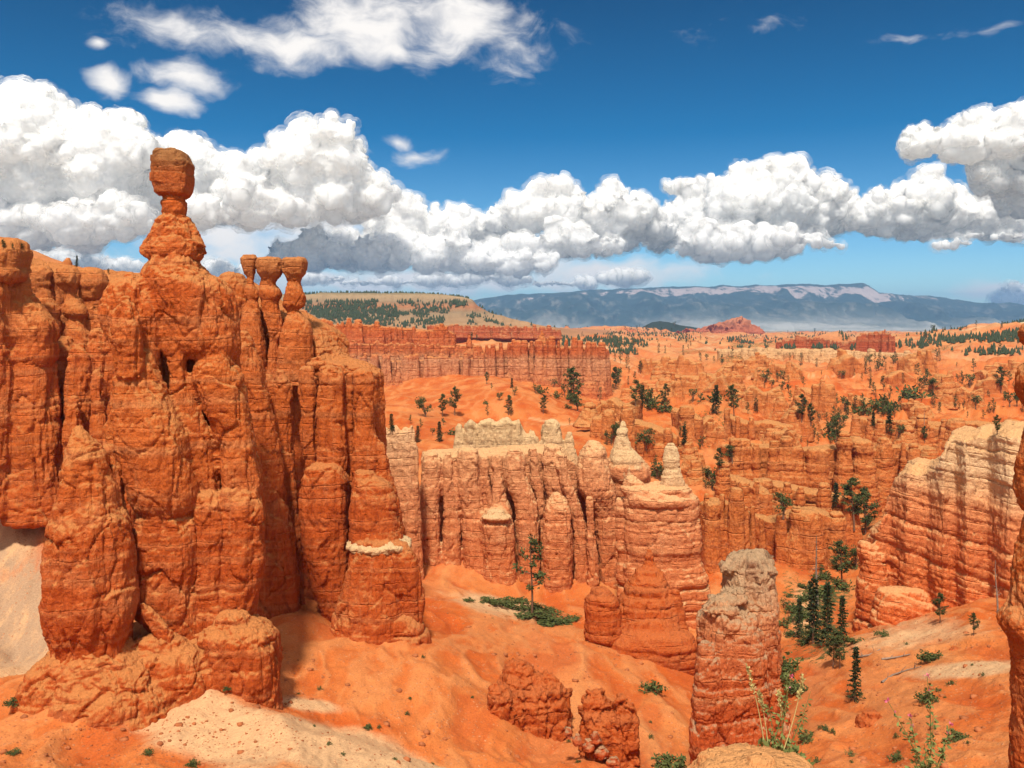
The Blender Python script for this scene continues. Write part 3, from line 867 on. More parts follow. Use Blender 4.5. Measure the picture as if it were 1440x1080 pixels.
# ---------------------------------------------------------------- the fin with three small hammers
def build_fin():
    R = Rock('rock_fin', 'orange rock fin carrying three small cap stones in a row, deep dark clefts below', 'rock fin', W(470, 900, 100), M_FIN, 100, 'pillar', 2.2, .22, 1.8, 11, smooth=1, gap=.96)
    def c(name, prof, Y, style=None, mat=M_FIN, **k):
        return R.c(name, prof, Y, style, mat, **k)
    caps = [([(359, 342, 360), (363, 340, 362), (370, 341, 361), (382, 344, 359), (391, 347, 357), (396, 348, 356)], [(392, 347, 357), (402, 346, 358), (406, 343, 362), (415, 343, 366), (421, 350, 363), (440, 340, 366), (480, 335, 372), (540, 332, 376)]),
            ([(363, 363, 393), (367, 361, 396), (374, 361, 397), (384, 363, 396), (390, 367, 392), (394, 369, 389)], [(390, 368, 390), (401, 366, 389), (409, 364, 395), (416, 365, 397), (421, 368, 393), (427, 368, 391), (440, 372, 394), (456, 376, 398), (468, 379, 400), (475, 380, 397), (484, 379, 391), (520, 374, 392), (540, 372, 394)]),
            ([(364, 399, 430), (368, 397, 432), (376, 397.5, 431), (386, 400, 430), (391, 403, 424), (395, 405, 422)], [(391, 404, 423), (396, 406, 423), (401, 402, 424), (406, 400, 425), (416, 399, 430), (424, 399, 428), (430, 397, 427), (436, 402, 418), (442, 402, 424), (452, 399, 434), (466, 396, 438), (490, 392, 440), (512, 390, 440), (540, 388, 446)])]
    for capp, stem in caps:
        st = c('hoodoo', stem, 108, 'lumpy', res=1.5, amp=.15, s=1.5)
        cap = column('cap_rock', capp, 108, M_FIN, None, 'cap', seed=len(R.parts) + 130, res=1.3, amp=.15, s=1.2, close=True, power=3.2, top=.15)
        cap.parent = st
    path = [(290, 404, 860, 116), (330, 408, 860, 114), (350, 424, 860, 113), (440, 470, 860, 110), (450, 508, 880, 108), (500, 524, 890, 107), (512, 534, 890, 106.5)]
    R.slab(path, 7)
    c('pillar', [(392, 308, 345), (398, 300, 352), (420, 298, 358), (470, 300, 360), (520, 305, 362), (600, 310, 370)], 110, 'lumpy', s=2.4, amp=.18)
    c('pillar', [(470, 328, 352), (490, 324, 362), (520, 324, 372), (545, 326, 376), (600, 345, 390), (650, 352, 397), (700, 358, 402), (750, 362, 414), (790, 362, 419), (820, 361, 423), (845, 360, 425), (862, 360, 424), (885, 358, 428)], 100, s=2.6)
    c('pillar', [(528, 372, 384), (540, 370, 387), (600, 372, 389), (650, 384, 400), (690, 392, 404), (740, 398, 412), (790, 402, 420)], 104, s=1.4)
    c('pillar', [(524, 388, 398), (540, 386, 410), (580, 387, 412), (640, 390, 412), (700, 400, 418), (760, 404, 424), (860, 410, 430)], 104, s=1.6)
    c('pillar', [(518, 421, 442), (530, 420, 446), (560, 421, 447), (584, 424, 447), (600, 420, 447), (640, 424, 448), (668, 428, 448)], 103, s=1.8)
    c('pillar', [(520, 450, 480), (528, 447, 485), (550, 448, 484), (570, 446, 485), (584, 446, 485), (592, 447, 488), (620, 446, 490), (650, 446, 489), (668, 448, 486), (676, 452, 482)], 102, 'layered', s=2.2, amp=.14, power=3.2, res=1.8)
    c('pillar', [(528, 487, 496), (560, 486, 497), (620, 487, 496), (680, 488, 497), (760, 488, 500)], 103, s=1.2)
    c('pillar', [(524, 500, 523), (534, 498, 527), (560, 499, 525), (600, 498, 526), (625, 494, 529), (650, 494, 531), (668, 496, 530), (678, 498, 528)], 102, 'layered', s=1.8, amp=.14, power=3, res=1.8)
    c('pillar', [(612, 524, 528), (622, 524, 536), (650, 524, 545), (690, 524, 556), (730, 524, 565), (756, 524, 572)], 101.5, s=1.4)
    c('pillar', [(664, 428, 484), (672, 424, 489), (700, 423, 490), (740, 424, 492), (775, 427, 493), (800, 432, 494), (830, 438, 495), (855, 448, 496), (880, 462, 500), (900, 470, 502)], 100, s=2.6, amp=.17, res=1.8, power=3)
    c('pillar', [(668, 498, 528), (680, 495, 548), (700, 493, 557), (730, 491, 563), (752, 490, 568), (766, 490, 572), (780, 490, 572)], 100, s=2.4, amp=.17, res=1.8)
    c('ledge', [(756, 510, 562), (759, 492, 578), (764, 488, 581), (769, 490, 579), (773, 500, 570)], 98.6, 'rubble', M_CREAM, res=1.5, amp=.2, s=.9, close=True, top=.04)
    c('pillar', [(768, 496, 556), (780, 490, 562), (800, 486, 566), (830, 480, 570), (860, 470, 575), (885, 462, 575), (905, 465, 575)], 98, s=2.4, amp=.2, res=1.8)
    c('pillar', [(768, 548, 576), (780, 545, 586), (800, 548, 592), (830, 556, 596), (850, 560, 597), (870, 560, 595), (880, 562, 593)], 97.6, s=1.8, amp=.17, res=1.7)
    c('ledge', [(874, 470, 592), (884, 462, 600), (900, 480, 606), (912, 510, 607), (924, 540, 606), (940, 545, 606)], 97, 'layered', s=1.8, amp=.2, res=1.8, ratio=.5)
    # loose blocks lying on its saddle
    for x, y, w in ((446, 506, 14), (462, 512, 16), (478, 516, 14), (496, 520, 13), (512, 522, 15), (456, 520, 12), (486, 524, 12)):
        c('loose_block', [(y, x - w * .6, x + w * .6), (y + 5, x - w, x + w), (y + 12, x - w * .9, x + w * .9), (y + 17, x - w * .5, x + w * .6)], 105, 'rubble', M_FIN, res=1.6, amp=.25, s=1.0, close=True)
    R.done()


build_fin()


# ---------------------------------------------------------------- the pink wall in the middle
def build_pink():
    R = Rock('rock_wall', 'pink fluted wall with slender windows near its cream rim, above the lone tree', 'rock wall', W(700, 830, 150), M_PINK, 149, 'pillar', 2.0, .26, 1.7, 13, smooth=1, gap=.93)
    c = R.c
    c('pillar', [(641, 596, 616), (648, 592, 622), (665, 593, 621), (690, 590, 621), (712, 586, 619), (725, 583, 620), (750, 584, 620), (790, 588, 622), (830, 588, 622)], 149)
    c('pillar', [(640, 624, 636), (650, 622, 639), (680, 621, 641), (705, 622, 645), (725, 622, 648), (760, 622, 648), (800, 616, 649), (830, 612, 649)], 148.6)
    c('pillar', [(636, 642, 675), (646, 639, 679), (670, 640, 678), (695, 641, 680), (715, 646, 684), (730, 648, 690), (770, 649, 696), (810, 650, 700), (850, 650, 700)], 149)
    c('pillar', [(644, 678, 687), (652, 677, 689), (668, 676, 690), (685, 678, 690), (700, 681, 692), (716, 684, 695), (728, 686, 698)], 149.5, s=1.0)
    c('pillar', [(640, 692, 702), (650, 690, 705), (668, 692, 706), (685, 693, 708), (705, 690, 716), (722, 688, 722), (735, 688, 722)], 149, s=1.2)
    c('pillar', [(724, 676, 716), (732, 672, 723), (760, 675, 725), (790, 678, 727), (815, 676, 728), (840, 680, 727), (860, 684, 726)], 147.8)
    c('ledge', [(722, 684, 710), (725, 676, 719), (729, 678, 720), (733, 686, 712)], 146.4, 'rubble', M_CREAM, res=1.4, s=.8, close=True)
    c('pillar', [(634, 714, 734), (642, 708, 739), (660, 706, 741), (675, 710, 742), (690, 716, 748), (705, 722, 756), (722, 724, 759), (770, 727, 760), (810, 728, 761), (850, 728, 761)], 149)
    c('pillar', [(632, 742, 756), (650, 741, 758), (668, 744, 759), (690, 750, 764), (720, 756, 770), (780, 758, 772), (840, 756, 772)], 150.5)
    c('pillar', [(631, 762, 790), (645, 760, 794), (662, 761, 793), (680, 764, 796), (700, 768, 800), (715, 770, 802)], 151)
    c('pillar', [(696, 776, 790), (704, 768, 798), (720, 763, 804), (750, 761, 807), (790, 761, 807), (825, 764, 805), (845, 766, 803), (865, 766, 804)], 148)
    c('pillar', [(640, 782, 796), (660, 783, 799), (690, 790, 808), (705, 798, 816), (730, 804, 824), (770, 806, 828), (810, 808, 830), (850, 806, 832)], 149.5)
    c('pillar', [(702, 823, 833), (708, 820, 836), (712, 823, 834), (740, 824, 837), (770, 825, 840), (800, 826, 843), (845, 824, 845)], 148, s=1.2)
    c('pillar', [(624, 824, 846), (632, 816, 854), (645, 812, 857), (665, 807, 860), (690, 812, 868), (720, 832, 872), (745, 835, 876), (775, 838, 880), (810, 840, 885), (850, 838, 890)], 151)
    path = [(592, 646, 825, 151.8), (620, 644, 830, 151.8), (680, 642, 850, 151.8), (740, 638, 850, 152.2), (790, 636, 860, 153), (815, 660, 865, 154), (866, 700, 870, 154)]
    R.slab(path, 8)
    R.done()

    R = Rock('rock_block', 'pink banded rock block topped by a single pale chimney stone', 'rock block', W(930, 880, 140), M_PINK, 140, 'layered', 2.8, .22, 1.9, 17)
    c = R.c
    c('chimney', [(626, 937, 949), (630, 934, 953), (645, 932, 955), (662, 932, 957), (676, 930, 962), (686, 925, 965), (696, 922, 968), (706, 924, 966)], 139.8, ratio=.55, mat=M_CREAM, res=1.5, amp=.13)
    c('rim', [(672, 880, 894), (678, 876, 902), (684, 874, 914), (690, 875, 930), (694, 876, 970), (700, 878, 977), (708, 882, 974)], 139.4, 'rubble', M_CREAM, res=1.6, s=1.4, ratio=.5)
    c('body', [(694, 878, 974), (702, 876, 981), (730, 877, 982), (752, 878, 984), (770, 880, 985), (800, 876, 990), (815, 878, 996), (835, 880, 1000), (850, 885, 1004), (868, 890, 1006), (890, 900, 1004), (930, 900, 1004)], 140, 'layered', res=1.8, s=3.2, amp=.16, ratio=.45, power=3)
    c('pillar', [(700, 868, 876), (712, 864, 882), (760, 866, 886), (800, 868, 892), (860, 868, 900)], 140.5)
    R.done()

    R = Rock('rock_steeple', 'white pointed steeple of rock behind the pink wall', 'rock steeple', W(880, 720, 165), M_PINK, 165, 'layered', 2.0, .22, 1.9, 19)
    c = R.c
    c('spire', [(593, 873, 879), (600, 871, 882), (608, 867, 884), (613, 868, 883), (622, 864, 887), (632, 861, 891), (638, 859, 898), (646, 857, 903), (656, 856, 907), (672, 860, 906)], 165, mat=M_CREAM, res=1.5, amp=.14)
    c('body', [(652, 852, 908), (660, 853, 912), (675, 857, 911), (700, 858, 914), (740, 856, 918), (790, 854, 920)], 165.5, 'layered', M_PINK)
    c('pillar', [(652, 905, 912), (660, 902, 915), (690, 901, 916), (740, 900, 918)], 165, s=1.0)
    R.done()

    R = Rock('cream_fin', 'cream coloured jagged fin standing behind the pink wall', 'rock fin', W(710, 680, 165), M_CREAM, 165, 'pillar', 1.6, .26, 1.7, 23, smooth=1)
    c = R.c
    R.slab([(650, 610, 690, 164.5), (656, 598, 690, 164), (662, 593, 690, 163.6), (670, 601, 690, 164.2), (678, 594, 690, 163.7), (688, 591, 690, 164.2), (698, 598, 690, 163.6), (706, 592, 690, 164), (714, 590, 690, 163.7), (722, 597, 690, 164.2), (730, 591, 690, 163.8), (738, 612, 690, 164.5)], 2.6, .3)
    c = R.c
    for pr in ([(596, 643, 648), (604, 640, 652), (630, 637, 656), (690, 632, 660)], [(606, 652, 658), (625, 648, 662), (690, 645, 664)],
               [(602, 733, 737), (615, 731, 743), (630, 729, 748), (690, 726, 752)], [(604, 744, 749), (612, 742, 754), (640, 740, 758), (690, 738, 762)],
               [(594, 766, 784), (600, 763, 788), (615, 761, 791), (640, 758, 797), (690, 756, 800)], [(609, 797, 804), (614, 795, 808), (630, 796, 808), (645, 797, 813), (660, 798, 820), (690, 799, 824), (740, 800, 826)], [(616, 752, 757), (640, 750, 762), (690, 748, 764)]):
        c('pillar', pr, 165, mat=M_CREAM, res=1.7, amp=.13, s=1.8, power=3, ratio=.7)
    R.done()

    R = Rock('cream_fin', 'small cream fin of thin pillars squeezed between the orange fin and the pink wall', 'rock fin', W(560, 780, 140), M_PINK, 140, 'pillar', 1.8, .22, 1.9, 29)
    c = R.c
    for pr in ([(603, 537, 545), (612, 533, 550), (650, 534, 552), (700, 536, 556), (840, 536, 560)], [(600, 550, 560), (606, 548, 564), (640, 549, 566), (690, 552, 570), (840, 552, 574)], [(602, 566, 574), (610, 564, 578), (650, 565, 580), (700, 566, 586), (840, 562, 592)],
               [(598, 577, 582), (620, 576, 584), (640, 576, 588), (670, 578, 590), (840, 574, 596)]):
        c('pillar', pr, 141, mat=M_CREAM if pr[0][1] > 560 else M_PINK, res=1.8, s=1.6)
    R.done()


build_pink()


# ---------------------------------------------------------------- outcrops, tower, banded cliff
def build_outcrops():
    cur = []
    def start(name, label, cat, at, *a, **k):
        cur[:] = [Rock(name, label, cat, at, *a, **k)]
        return cur[0]
    def c(name, prof, Y, mat, style=None, **k):
        cur[0].c(name, prof, Y, style, mat, **k)
    r = start('rock_outcrop', 'dark red stepped outcrop with a thimble knob, right below the chimney block', 'outcrop', W(900, 930, 120), M_DARK, 120, 'layered', 2.0, .26, 1.9, 31)
    c('knob', [(774, 909, 917), (780, 907, 920), (788, 907, 919), (796, 903, 924), (806, 896, 932), (816, 888, 936)], 121, M_DARK, res=1.5, s=1.2)
    c('body', [(806, 892, 926), (816, 884, 938), (832, 878, 942), (845, 870, 950), (860, 866, 956), (880, 864, 962), (900, 864, 968), (925, 866, 976), (960, 866, 984)], 120.5, M_DARK, 'layered', s=2.4)
    c('pillar', [(832, 830, 858), (838, 824, 868), (852, 822, 872), (872, 823, 876), (890, 824, 878), (930, 826, 880)], 118.5, M_DARK, 'lumpy', s=2.2)
    c('pillar', [(830, 944, 956), (836, 940, 962), (846, 942, 960), (860, 944, 964), (885, 946, 968), (930, 946, 972)], 119, M_DARK, s=1.4)
    c('ledge', [(882, 880, 950), (892, 866, 972), (908, 850, 980), (925, 862, 984), (940, 880, 984), (955, 910, 984)], 117.6, M_DARK, 'layered', s=1.8, ratio=.5)
    r.done()

    r = start('rock_tower', 'rock tower with a lumpy grey cap, in front near the bottom of the view', 'rock tower', W(1040, 1090, 78), M_TOWER, 78, 'pillar', 1.8, .30, 1.7, 37, smooth=1)
    c('cap_rock', [(781, 1030, 1062), (785, 1024, 1076), (790, 1022, 1082), (796, 1028, 1078)], 80, M_TOWER, 'rubble', res=1.4, amp=.34, s=1.2, close=True, ratio=.7)
    c('cap_rock', [(792, 1022, 1086), (796, 1015, 1090), (803, 1016, 1091), (810, 1024, 1086)], 79.4, M_TOWER, 'rubble', res=1.4, amp=.34, s=1.3, close=True, ratio=.7)
    c('cap_rock', [(836, 1012, 1050), (840, 1000, 1054), (845, 998, 1050), (850, 1004, 1040)], 77.4, M_TOWER, 'rubble', res=1.4, amp=.34, s=1.0, close=True, ratio=.7)
    c('cap_rock', [(850, 996, 1030), (854, 989, 1036), (860, 989, 1034), (866, 996, 1026)], 76.6, M_TOWER, 'rubble', res=1.4, amp=.34, s=1.0, close=True, ratio=.7)
    c('body', [(806, 1028, 1082), (822, 1022, 1086), (840, 1014, 1087), (870, 1000, 1088), (920, 994, 1094), (980, 990, 1100), (1110, 985, 1112)], 79.2, M_TOWER)
    c('body', [(790, 1026, 1082), (806, 1022, 1086), (830, 1018, 1090), (860, 1016, 1092), (900, 1020, 1097), (940, 1030, 1101), (990, 1036, 1106), (1040, 1040, 1114), (1110, 1040, 1120)], 80.5, M_TOWER, 'pillar', s=2.2, amp=.22, res=1.6)
    c('body', [(850, 996, 1040), (862, 988, 1058), (880, 986, 1068), (910, 984, 1076), (950, 980, 1078), (1000, 977, 1080), (1050, 974, 1086), (1120, 968, 1092)], 77.5, M_TOWER, 'layered', s=2.2, amp=.22, res=1.6)
    c('buttress', [(905, 984, 1000), (930, 980, 1010), (970, 978, 1014), (1020, 974, 1014), (1110, 966, 1020)], 75.4, M_TOWER, 'pillar', s=1.5, amp=.22)
    c('buttress', [(960, 1085, 1100), (990, 1082, 1108), (1030, 1080, 1114), (1110, 1078, 1122)], 78.4, M_TOWER, 'layered', s=1.4)
    r.done()

    r = start('rock_outcrop', 'squat dark red outcrop of three lumps on the middle slope', 'outcrop', W(740, 1030, 88), M_DARK, 88, 'rubble', 1.6, .30, 1.8, 41)
    c('lump', [(962, 690, 704), (968, 686, 712), (980, 684, 718), (1000, 683, 720), (1020, 686, 722), (1036, 688, 720)], 86, M_DARK, 'rubble', s=1.5)
    c('lump', [(933, 716, 738), (940, 710, 748), (955, 706, 764), (970, 700, 776), (990, 698, 784), (1010, 702, 788), (1040, 706, 800)], 88.5, M_DARK, 'rubble', s=1.9)
    c('lump', [(948, 764, 774), (955, 758, 786), (966, 756, 796), (985, 756, 801), (1005, 758, 803), (1040, 752, 806)], 88, M_DARK, 'rubble', s=1.5)
    r.done()

    r = start('rock_outcrop', 'broken brown red outcrop low beside the grey capped tower', 'outcrop', W(850, 1060, 81), M_DARK, 81, 'rubble', 1.5, .30, 1.8, 43)
    c('lump', [(976, 826, 846), (984, 822, 858), (1000, 818, 872), (1030, 816, 884), (1070, 816, 892)], 82, M_DARK, 'rubble', s=1.7)
    c('lump', [(984, 868, 880), (992, 864, 890), (1010, 862, 896), (1040, 864, 898), (1080, 866, 896)], 81, M_DARK, 'rubble', s=1.3)
    for x, y, w in ((828, 1042, 9), (846, 1052, 10), (838, 1030, 7), (812, 1034, 7), (862, 1066, 9), (800, 1024, 6)):
        c('loose_block', [(y, x - w * .6, x + w * .6), (y + 5, x - w, x + w), (y + 13, x - w * .8, x + w * .9)], 79.5, M_TOWER, 'rubble', s=.8, close=True)
    r.done()

    r = start('boulder', 'lone brown boulder on the slope below the orange fin', 'boulder', W(580, 1016, 84), M_DARK, 84, 'rubble')
    c('block', [(991, 574, 584), (995, 569, 591), (1004, 568, 595), (1014, 570, 596), (1020, 574, 592)], 84, M_DARK, 'rubble', s=.8, res=1.4)
    r.done()

    r = start('boulder', 'tilted red boulder sunk into the sandy slope at lower right', 'boulder', W(1235, 1050, 78), M_DARK, 78, 'rubble')
    c('block', [(1005, 1214, 1236), (1010, 1208, 1244), (1022, 1204, 1250), (1036, 1202, 1248), (1050, 1200, 1240)], 78, M_DARK, 'rubble', s=1.3, res=1.5)
    c('block', [(1022, 1240, 1258), (1030, 1236, 1268), (1042, 1236, 1270), (1052, 1240, 1264)], 77, M_DARK, 'rubble', s=1.0, res=1.5)
    r.done()

    r = start('boulder', 'grey topped rock on the right slope above the fallen branches', 'boulder', W(1345, 935, 92), M_DARK, 92, 'rubble')
    c('block', [(913, 1338, 1350), (918, 1334, 1356), (928, 1336, 1358), (940, 1338, 1366)], 92, M_DARK, 'rubble', s=.8, res=1.4)
    r.done()

    r = start('rock_cliff', 'tilted banded cliff at right, cream crest and orange foot, above the sandy slope', 'cliff', W(1320, 880, 125), M_LAYER, 123, 'layered', 2.2, .24, 1.8, 47, smooth=1, dip=.16)
    cur[0].slab([(x, t_, f_, 121 + (Y_ - 121) * .38 + 7 - 17 * min(1, (x - 1204) / 236)) for x, t_, f_, Y_ in [(1204, 790, 905, 126), (1208, 768, 904, 123), (1216, 757, 902, 121.5), (1230, 752, 900, 119.5), (1240, 730, 897, 120.5), (1250, 696, 893, 123.5), (1261, 669, 890, 122), (1276, 665, 888, 118.8), (1290, 669, 884, 121.5), (1304, 664, 880, 122.5), (1317, 656, 878, 119.5),
                 (1326, 640, 876, 118.5), (1333, 621, 875, 121), (1342, 617, 872, 123), (1358, 622, 868, 119), (1374, 615, 866, 121), (1388, 619, 862, 124), (1402, 611, 858, 121), (1418, 615, 855, 118.5), (1440, 613, 850, 121.5), (1480, 612, 846, 122), (1530, 620, 840, 124)]], 12, .5)
    c('buttress', [(760, 1208, 1222), (768, 1205, 1232), (780, 1206, 1240), (792, 1210, 1246), (830, 1206, 1250), (880, 1203, 1252), (930, 1202, 1256)], 126, M_LAYER, top=.1)
    c('buttress', [(830, 1238, 1300), (850, 1230, 1330), (880, 1222, 1350), (930, 1214, 1370)], 122, M_LAYER, top=.1, ratio=.4)
    c('spike', [(622, 1432, 1436), (630, 1430, 1440), (645, 1428, 1442), (680, 1424, 1446)], 121, M_CREAM, s=.9, res=1.5)
    r.done()

    r = start('rock_pinnacle', 'lumpy red orange rock leaning in at the right edge close by', 'rock pinnacle', W(1480, 1120, 36), M_RIM, 36, 'lumpy', 1.2, .22, 1.9, 53)
    c('head', [(446, 1475, 1520), (455, 1447, 1540), (468, 1438, 1550), (478, 1441, 1550), (492, 1459, 1550), (506, 1459, 1550), (520, 1437, 1550), (535, 1430, 1550), (552, 1431, 1550), (572, 1445, 1550), (590, 1447, 1550),
              (615, 1443, 1550), (640, 1437, 1550), (665, 1432, 1550), (690, 1430, 1550), (708, 1437, 1550), (722, 1447, 1550)], 36, M_RIM, 'lumpy', s=1.2, amp=.13, res=1.9, ratio=.7)
    c('body', [(715, 1447, 1550), (735, 1441, 1550), (765, 1433, 1550), (790, 1428, 1550), (830, 1427, 1550), (850, 1425, 1550), (866, 1413, 1550), (874, 1410, 1550), (886, 1415, 1550), (900, 1425, 1550), (930, 1431, 1550), (955, 1432, 1550), (1000, 1429, 1550), (1050, 1426, 1550), (1120, 1421, 1550), (1180, 1413, 1560)], 36, M_RIM, 'lumpy', s=1.2, amp=.13, res=1.9, ratio=.7)
    r.done()

    r = start('rock_ledge', 'rounded sandy ledge at the bottom edge with tall weeds growing behind it', 'rock ledge', W(1068, 1170, 5), M_LEDGE, 5, 'rubble')
    c('block', [(1070, 1050, 1090), (1073, 1022, 1116), (1079, 1000, 1134), (1090, 985, 1150), (1116, 965, 1170), (1180, 945, 1190), (1280, 935, 1200)], 5, M_LEDGE, 'rubble', s=.16, amp=.13, res=2.2, ratio=1.0)
    r.done()


build_outcrops()


# ---------------------------------------------------------------- the ground: one sheet from the viewer's feet to the horizon
# where the ground is seen: (photo column, depth in metres, photo row)
GROUND = [
    # steep drop below the viewer
    *[(x, Y, py) for x in (-700, 0, 720, 1440, 2150) for Y, py in ((1, 1900), (2, 1440), (4, 1260), (9, 1190))],
    (-300, 30, 1140), (300, 30, 1140), (900, 30, 1170), (1440, 30, 1160), (-300, 50, 1100), (150, 50, 1110), (600, 52, 1140), (900, 52, 1170), (1200, 52, 1150), (1440, 50, 1100),
    # mound the hammer stands on
    (-300, 65, 1050), (-300, 85, 960), (0, 62, 1075), (0, 70, 1010), (0, 76, 962), (0, 90, 960), (100, 66, 1045), (100, 71, 975), (100, 80, 935), (200, 62, 1082), (200, 69, 1010), (200, 73, 960), (270, 63, 1080), (270, 71, 990),
    (270, 75, 950), (330, 66, 1060), (330, 72, 985), (390, 64, 1072), (390, 69, 1006), (390, 76, 1006), (460, 62, 1082), (470, 68, 1036), (470, 76, 1030), (540, 62, 1095), (560, 66, 1072), (580, 74, 1080), (620, 66, 1100), (680, 66, 1110),
    (200, 90, 930), (300, 95, 915), (100, 95, 955),
    # pale slope at the left behind it
    (-100, 100, 940), (20, 100, 935), (60, 108, 830), (20, 115, 720), (100, 116, 715), (-100, 118, 720), (200, 118, 760), (-300, 120, 700), (-100, 135, 690), (100, 135, 690), (300, 120, 840),
    # slope below the fin running down to the gully
    (400, 84, 950), (400, 95, 868), (430, 86, 945), (430, 99, 862), (500, 82, 985), (500, 90, 930), (500, 97, 892), (600, 80, 1030), (600, 88, 945), (600, 97, 908), (600, 110, 868), (640, 120, 850), (600, 140, 818), (700, 140, 846),
    (640, 76, 1075), (700, 76, 1080), (700, 85, 1010), (700, 95, 950), (700, 110, 900), (690, 130, 852), (750, 128, 872), (750, 118, 890), (760, 140, 855), (760, 100, 955), (760, 88, 1035), (760, 80, 1080), (820, 110, 915), (820, 95, 1000), (830, 80, 1075),
    (820, 135, 868), (900, 128, 905), (900, 112, 945), (940, 95, 1010), (900, 90, 1030), (960, 82, 1085), (900, 78, 1095), (960, 115, 945), (980, 135, 890), (1000, 90, 1060), (1020, 110, 1000), (1020, 70, 1120), (950, 150, 870), (1040, 140, 880),
    # gulch with trees, and the slope at the right
    (1110, 112, 935), (1110, 130, 905), (1120, 90, 1010), (1130, 76, 1062), (1110, 68, 1110), (1140, 62, 1110), (1090, 150, 850), (1160, 120, 910), (1160, 105, 935), (1160, 90, 985), (1170, 140, 870), (1180, 165, 820), (1190, 200, 765), (1205, 230, 725), (1215, 260, 700),
    (1100, 170, 800), (1130, 175, 790), (1060, 165, 800), (1060, 185, 760), (1110, 190, 752), (1220, 72, 1055), (1220, 85, 995), (1220, 100, 930), (1220, 112, 895), (1260, 62, 1095), (1300, 62, 1080), (1300, 75, 1005), (1300, 90, 945), (1300, 105, 890), (1300, 118, 868),
    (1370, 62, 1060), (1370, 75, 985), (1370, 90, 910), (1370, 105, 868), (1370, 116, 852), (1440, 62, 1040), (1440, 76, 955), (1440, 90, 895), (1440, 105, 850), (1440, 120, 830), (1600, 62, 1000), (1600, 90, 860), (1600, 120, 800), (1260, 130, 870), (1400, 140, 840),
    # behind the pink wall: hidden floor, then orange dunes
    (450, 150, 800), (600, 170, 720), (700, 175, 700), (800, 175, 705), (560, 190, 665), (640, 200, 645), (740, 205, 640), (830, 200, 660), (900, 190, 690), (960, 180, 725), (560, 230, 622), (620, 240, 612), (560, 262, 588), (600, 270, 590), (660, 270, 598), (700, 285, 602), (760, 285, 600),
    (540, 300, 572), (600, 320, 572), (640, 330, 560), (700, 340, 542), (730, 345, 540), (780, 330, 566), (820, 300, 590), (840, 290, 598), (680, 390, 530), (600, 400, 545), (540, 400, 548), (760, 400, 555), (820, 400, 560), (860, 420, 562), (430, 300, 590), (430, 420, 560), (300, 300, 620), (300, 180, 720), (0, 200, 640), (-300, 200, 620),
    (-300, 500, 560), (0, 500, 560), (300, 500, 550), (500, 520, 520), (650, 520, 510), (800, 520, 520),
    # badlands to the right
    (900, 230, 640), (960, 240, 640), (1020, 230, 660), (1080, 220, 690), (1160, 225, 705), (1260, 235, 690), (1340, 200, 680), (1440, 170, 700), (900, 270, 610), (980, 280, 610), (1060, 280, 618), (1140, 290, 610), (1240, 290, 610), (1340, 270, 618), (1440, 250, 612),
    (880, 330, 585), (960, 340, 580), (1040, 350, 572), (1120, 350, 572), (1200, 345, 580), (1300, 340, 585), (1400, 330, 580), (1480, 330, 578), (900, 420, 552), (980, 430, 545), (1060, 440, 536), (1140, 440, 540), (1220, 440, 548), (1320, 430, 552), (1420, 420, 548),
    (880, 560, 522), (960, 560, 520), (1040, 580, 518), (1120, 600, 520), (1220, 590, 522), (1330, 580, 522), (1430, 560, 518), (1600, 500, 520), (870, 760, 500), (950, 780, 498), (1040, 780, 500), (1120, 760, 500), (1220, 760, 500), (1310, 740, 494), (1400, 720, 484), (1500, 700, 470),
    (880, 1100, 482), (980, 1100, 484), (1080, 1100, 487), (1200, 1150, 484), (1290, 1150, 472), (1360, 1150, 463), (1430, 1150, 454), (1550, 1150, 444), (820, 1700, 471), (900, 1700, 474), (1000, 1700, 475), (1100, 1700, 477), (1220, 1700, 475), (1300, 1800, 476), (1440, 1800, 474), (1600, 1800, 470),
    (600, 1000, 480), (300, 1000, 480), (0, 1000, 480), (-400, 1000, 480), (600, 1700, 468), (300, 1700, 468), (0, 1700, 468), (700, 2600, 466), (860, 2600, 463), (960, 2600, 467), (1100, 2700, 472), (1250, 2700, 472), (1440, 2700, 470), (0, 2600, 464), (-500, 2600, 464), (2000, 700, 480), (2000, 2600, 464), (2000, 200, 620), (2000, 100, 800),
    *[(x, Y, py) for x in (-700, 0, 500, 900, 1300, 1700, 2150) for Y, py in ((4500, 468), (7000, 469), (12000, 462), (22000, 452))],
]
_gp = np.array(GROUND, float)
KY = 2.6


def _gk(px, Y):
    return np.stack([np.asarray(px, float) / 230.0, np.log(np.asarray(Y, float)) * KY], -1)


_gc = _gk(_gp[:, 0], _gp[:, 1])
_n = len(_gc)
_r = np.linalg.norm(_gc[:, None] - _gc[None], axis=-1)
_A = np.zeros((_n + 3, _n + 3))
_A[:_n, :_n] = _r - np.eye(_n) * .012          # linear kernel, slightly smoothed
_A[:_n, _n], _A[:_n, _n + 1:] = 1, _gc
_A[_n, :_n], _A[_n + 1:, :_n] = 1, _gc.T
_w = np.linalg.solve(_A, np.r_[_gp[:, 2], 0, 0, 0])


def ground_row(px, Y):
    q = _gk(px, Y)
    out = np.empty(len(q))
    for i in range(0, len(q), 20000):
        r = np.sqrt(((q[i:i + 20000, None] - _gc[None]) ** 2).sum(-1) + .0016)
        out[i:i + 20000] = r @ _w[:_n] + _w[_n] + q[i:i + 20000] @ _w[_n + 1:]
    return out


def sstep(x, a, b):
    t = np.clip((x - a) / (b - a), 0, 1)
    return t * t * (3 - 2 * t)


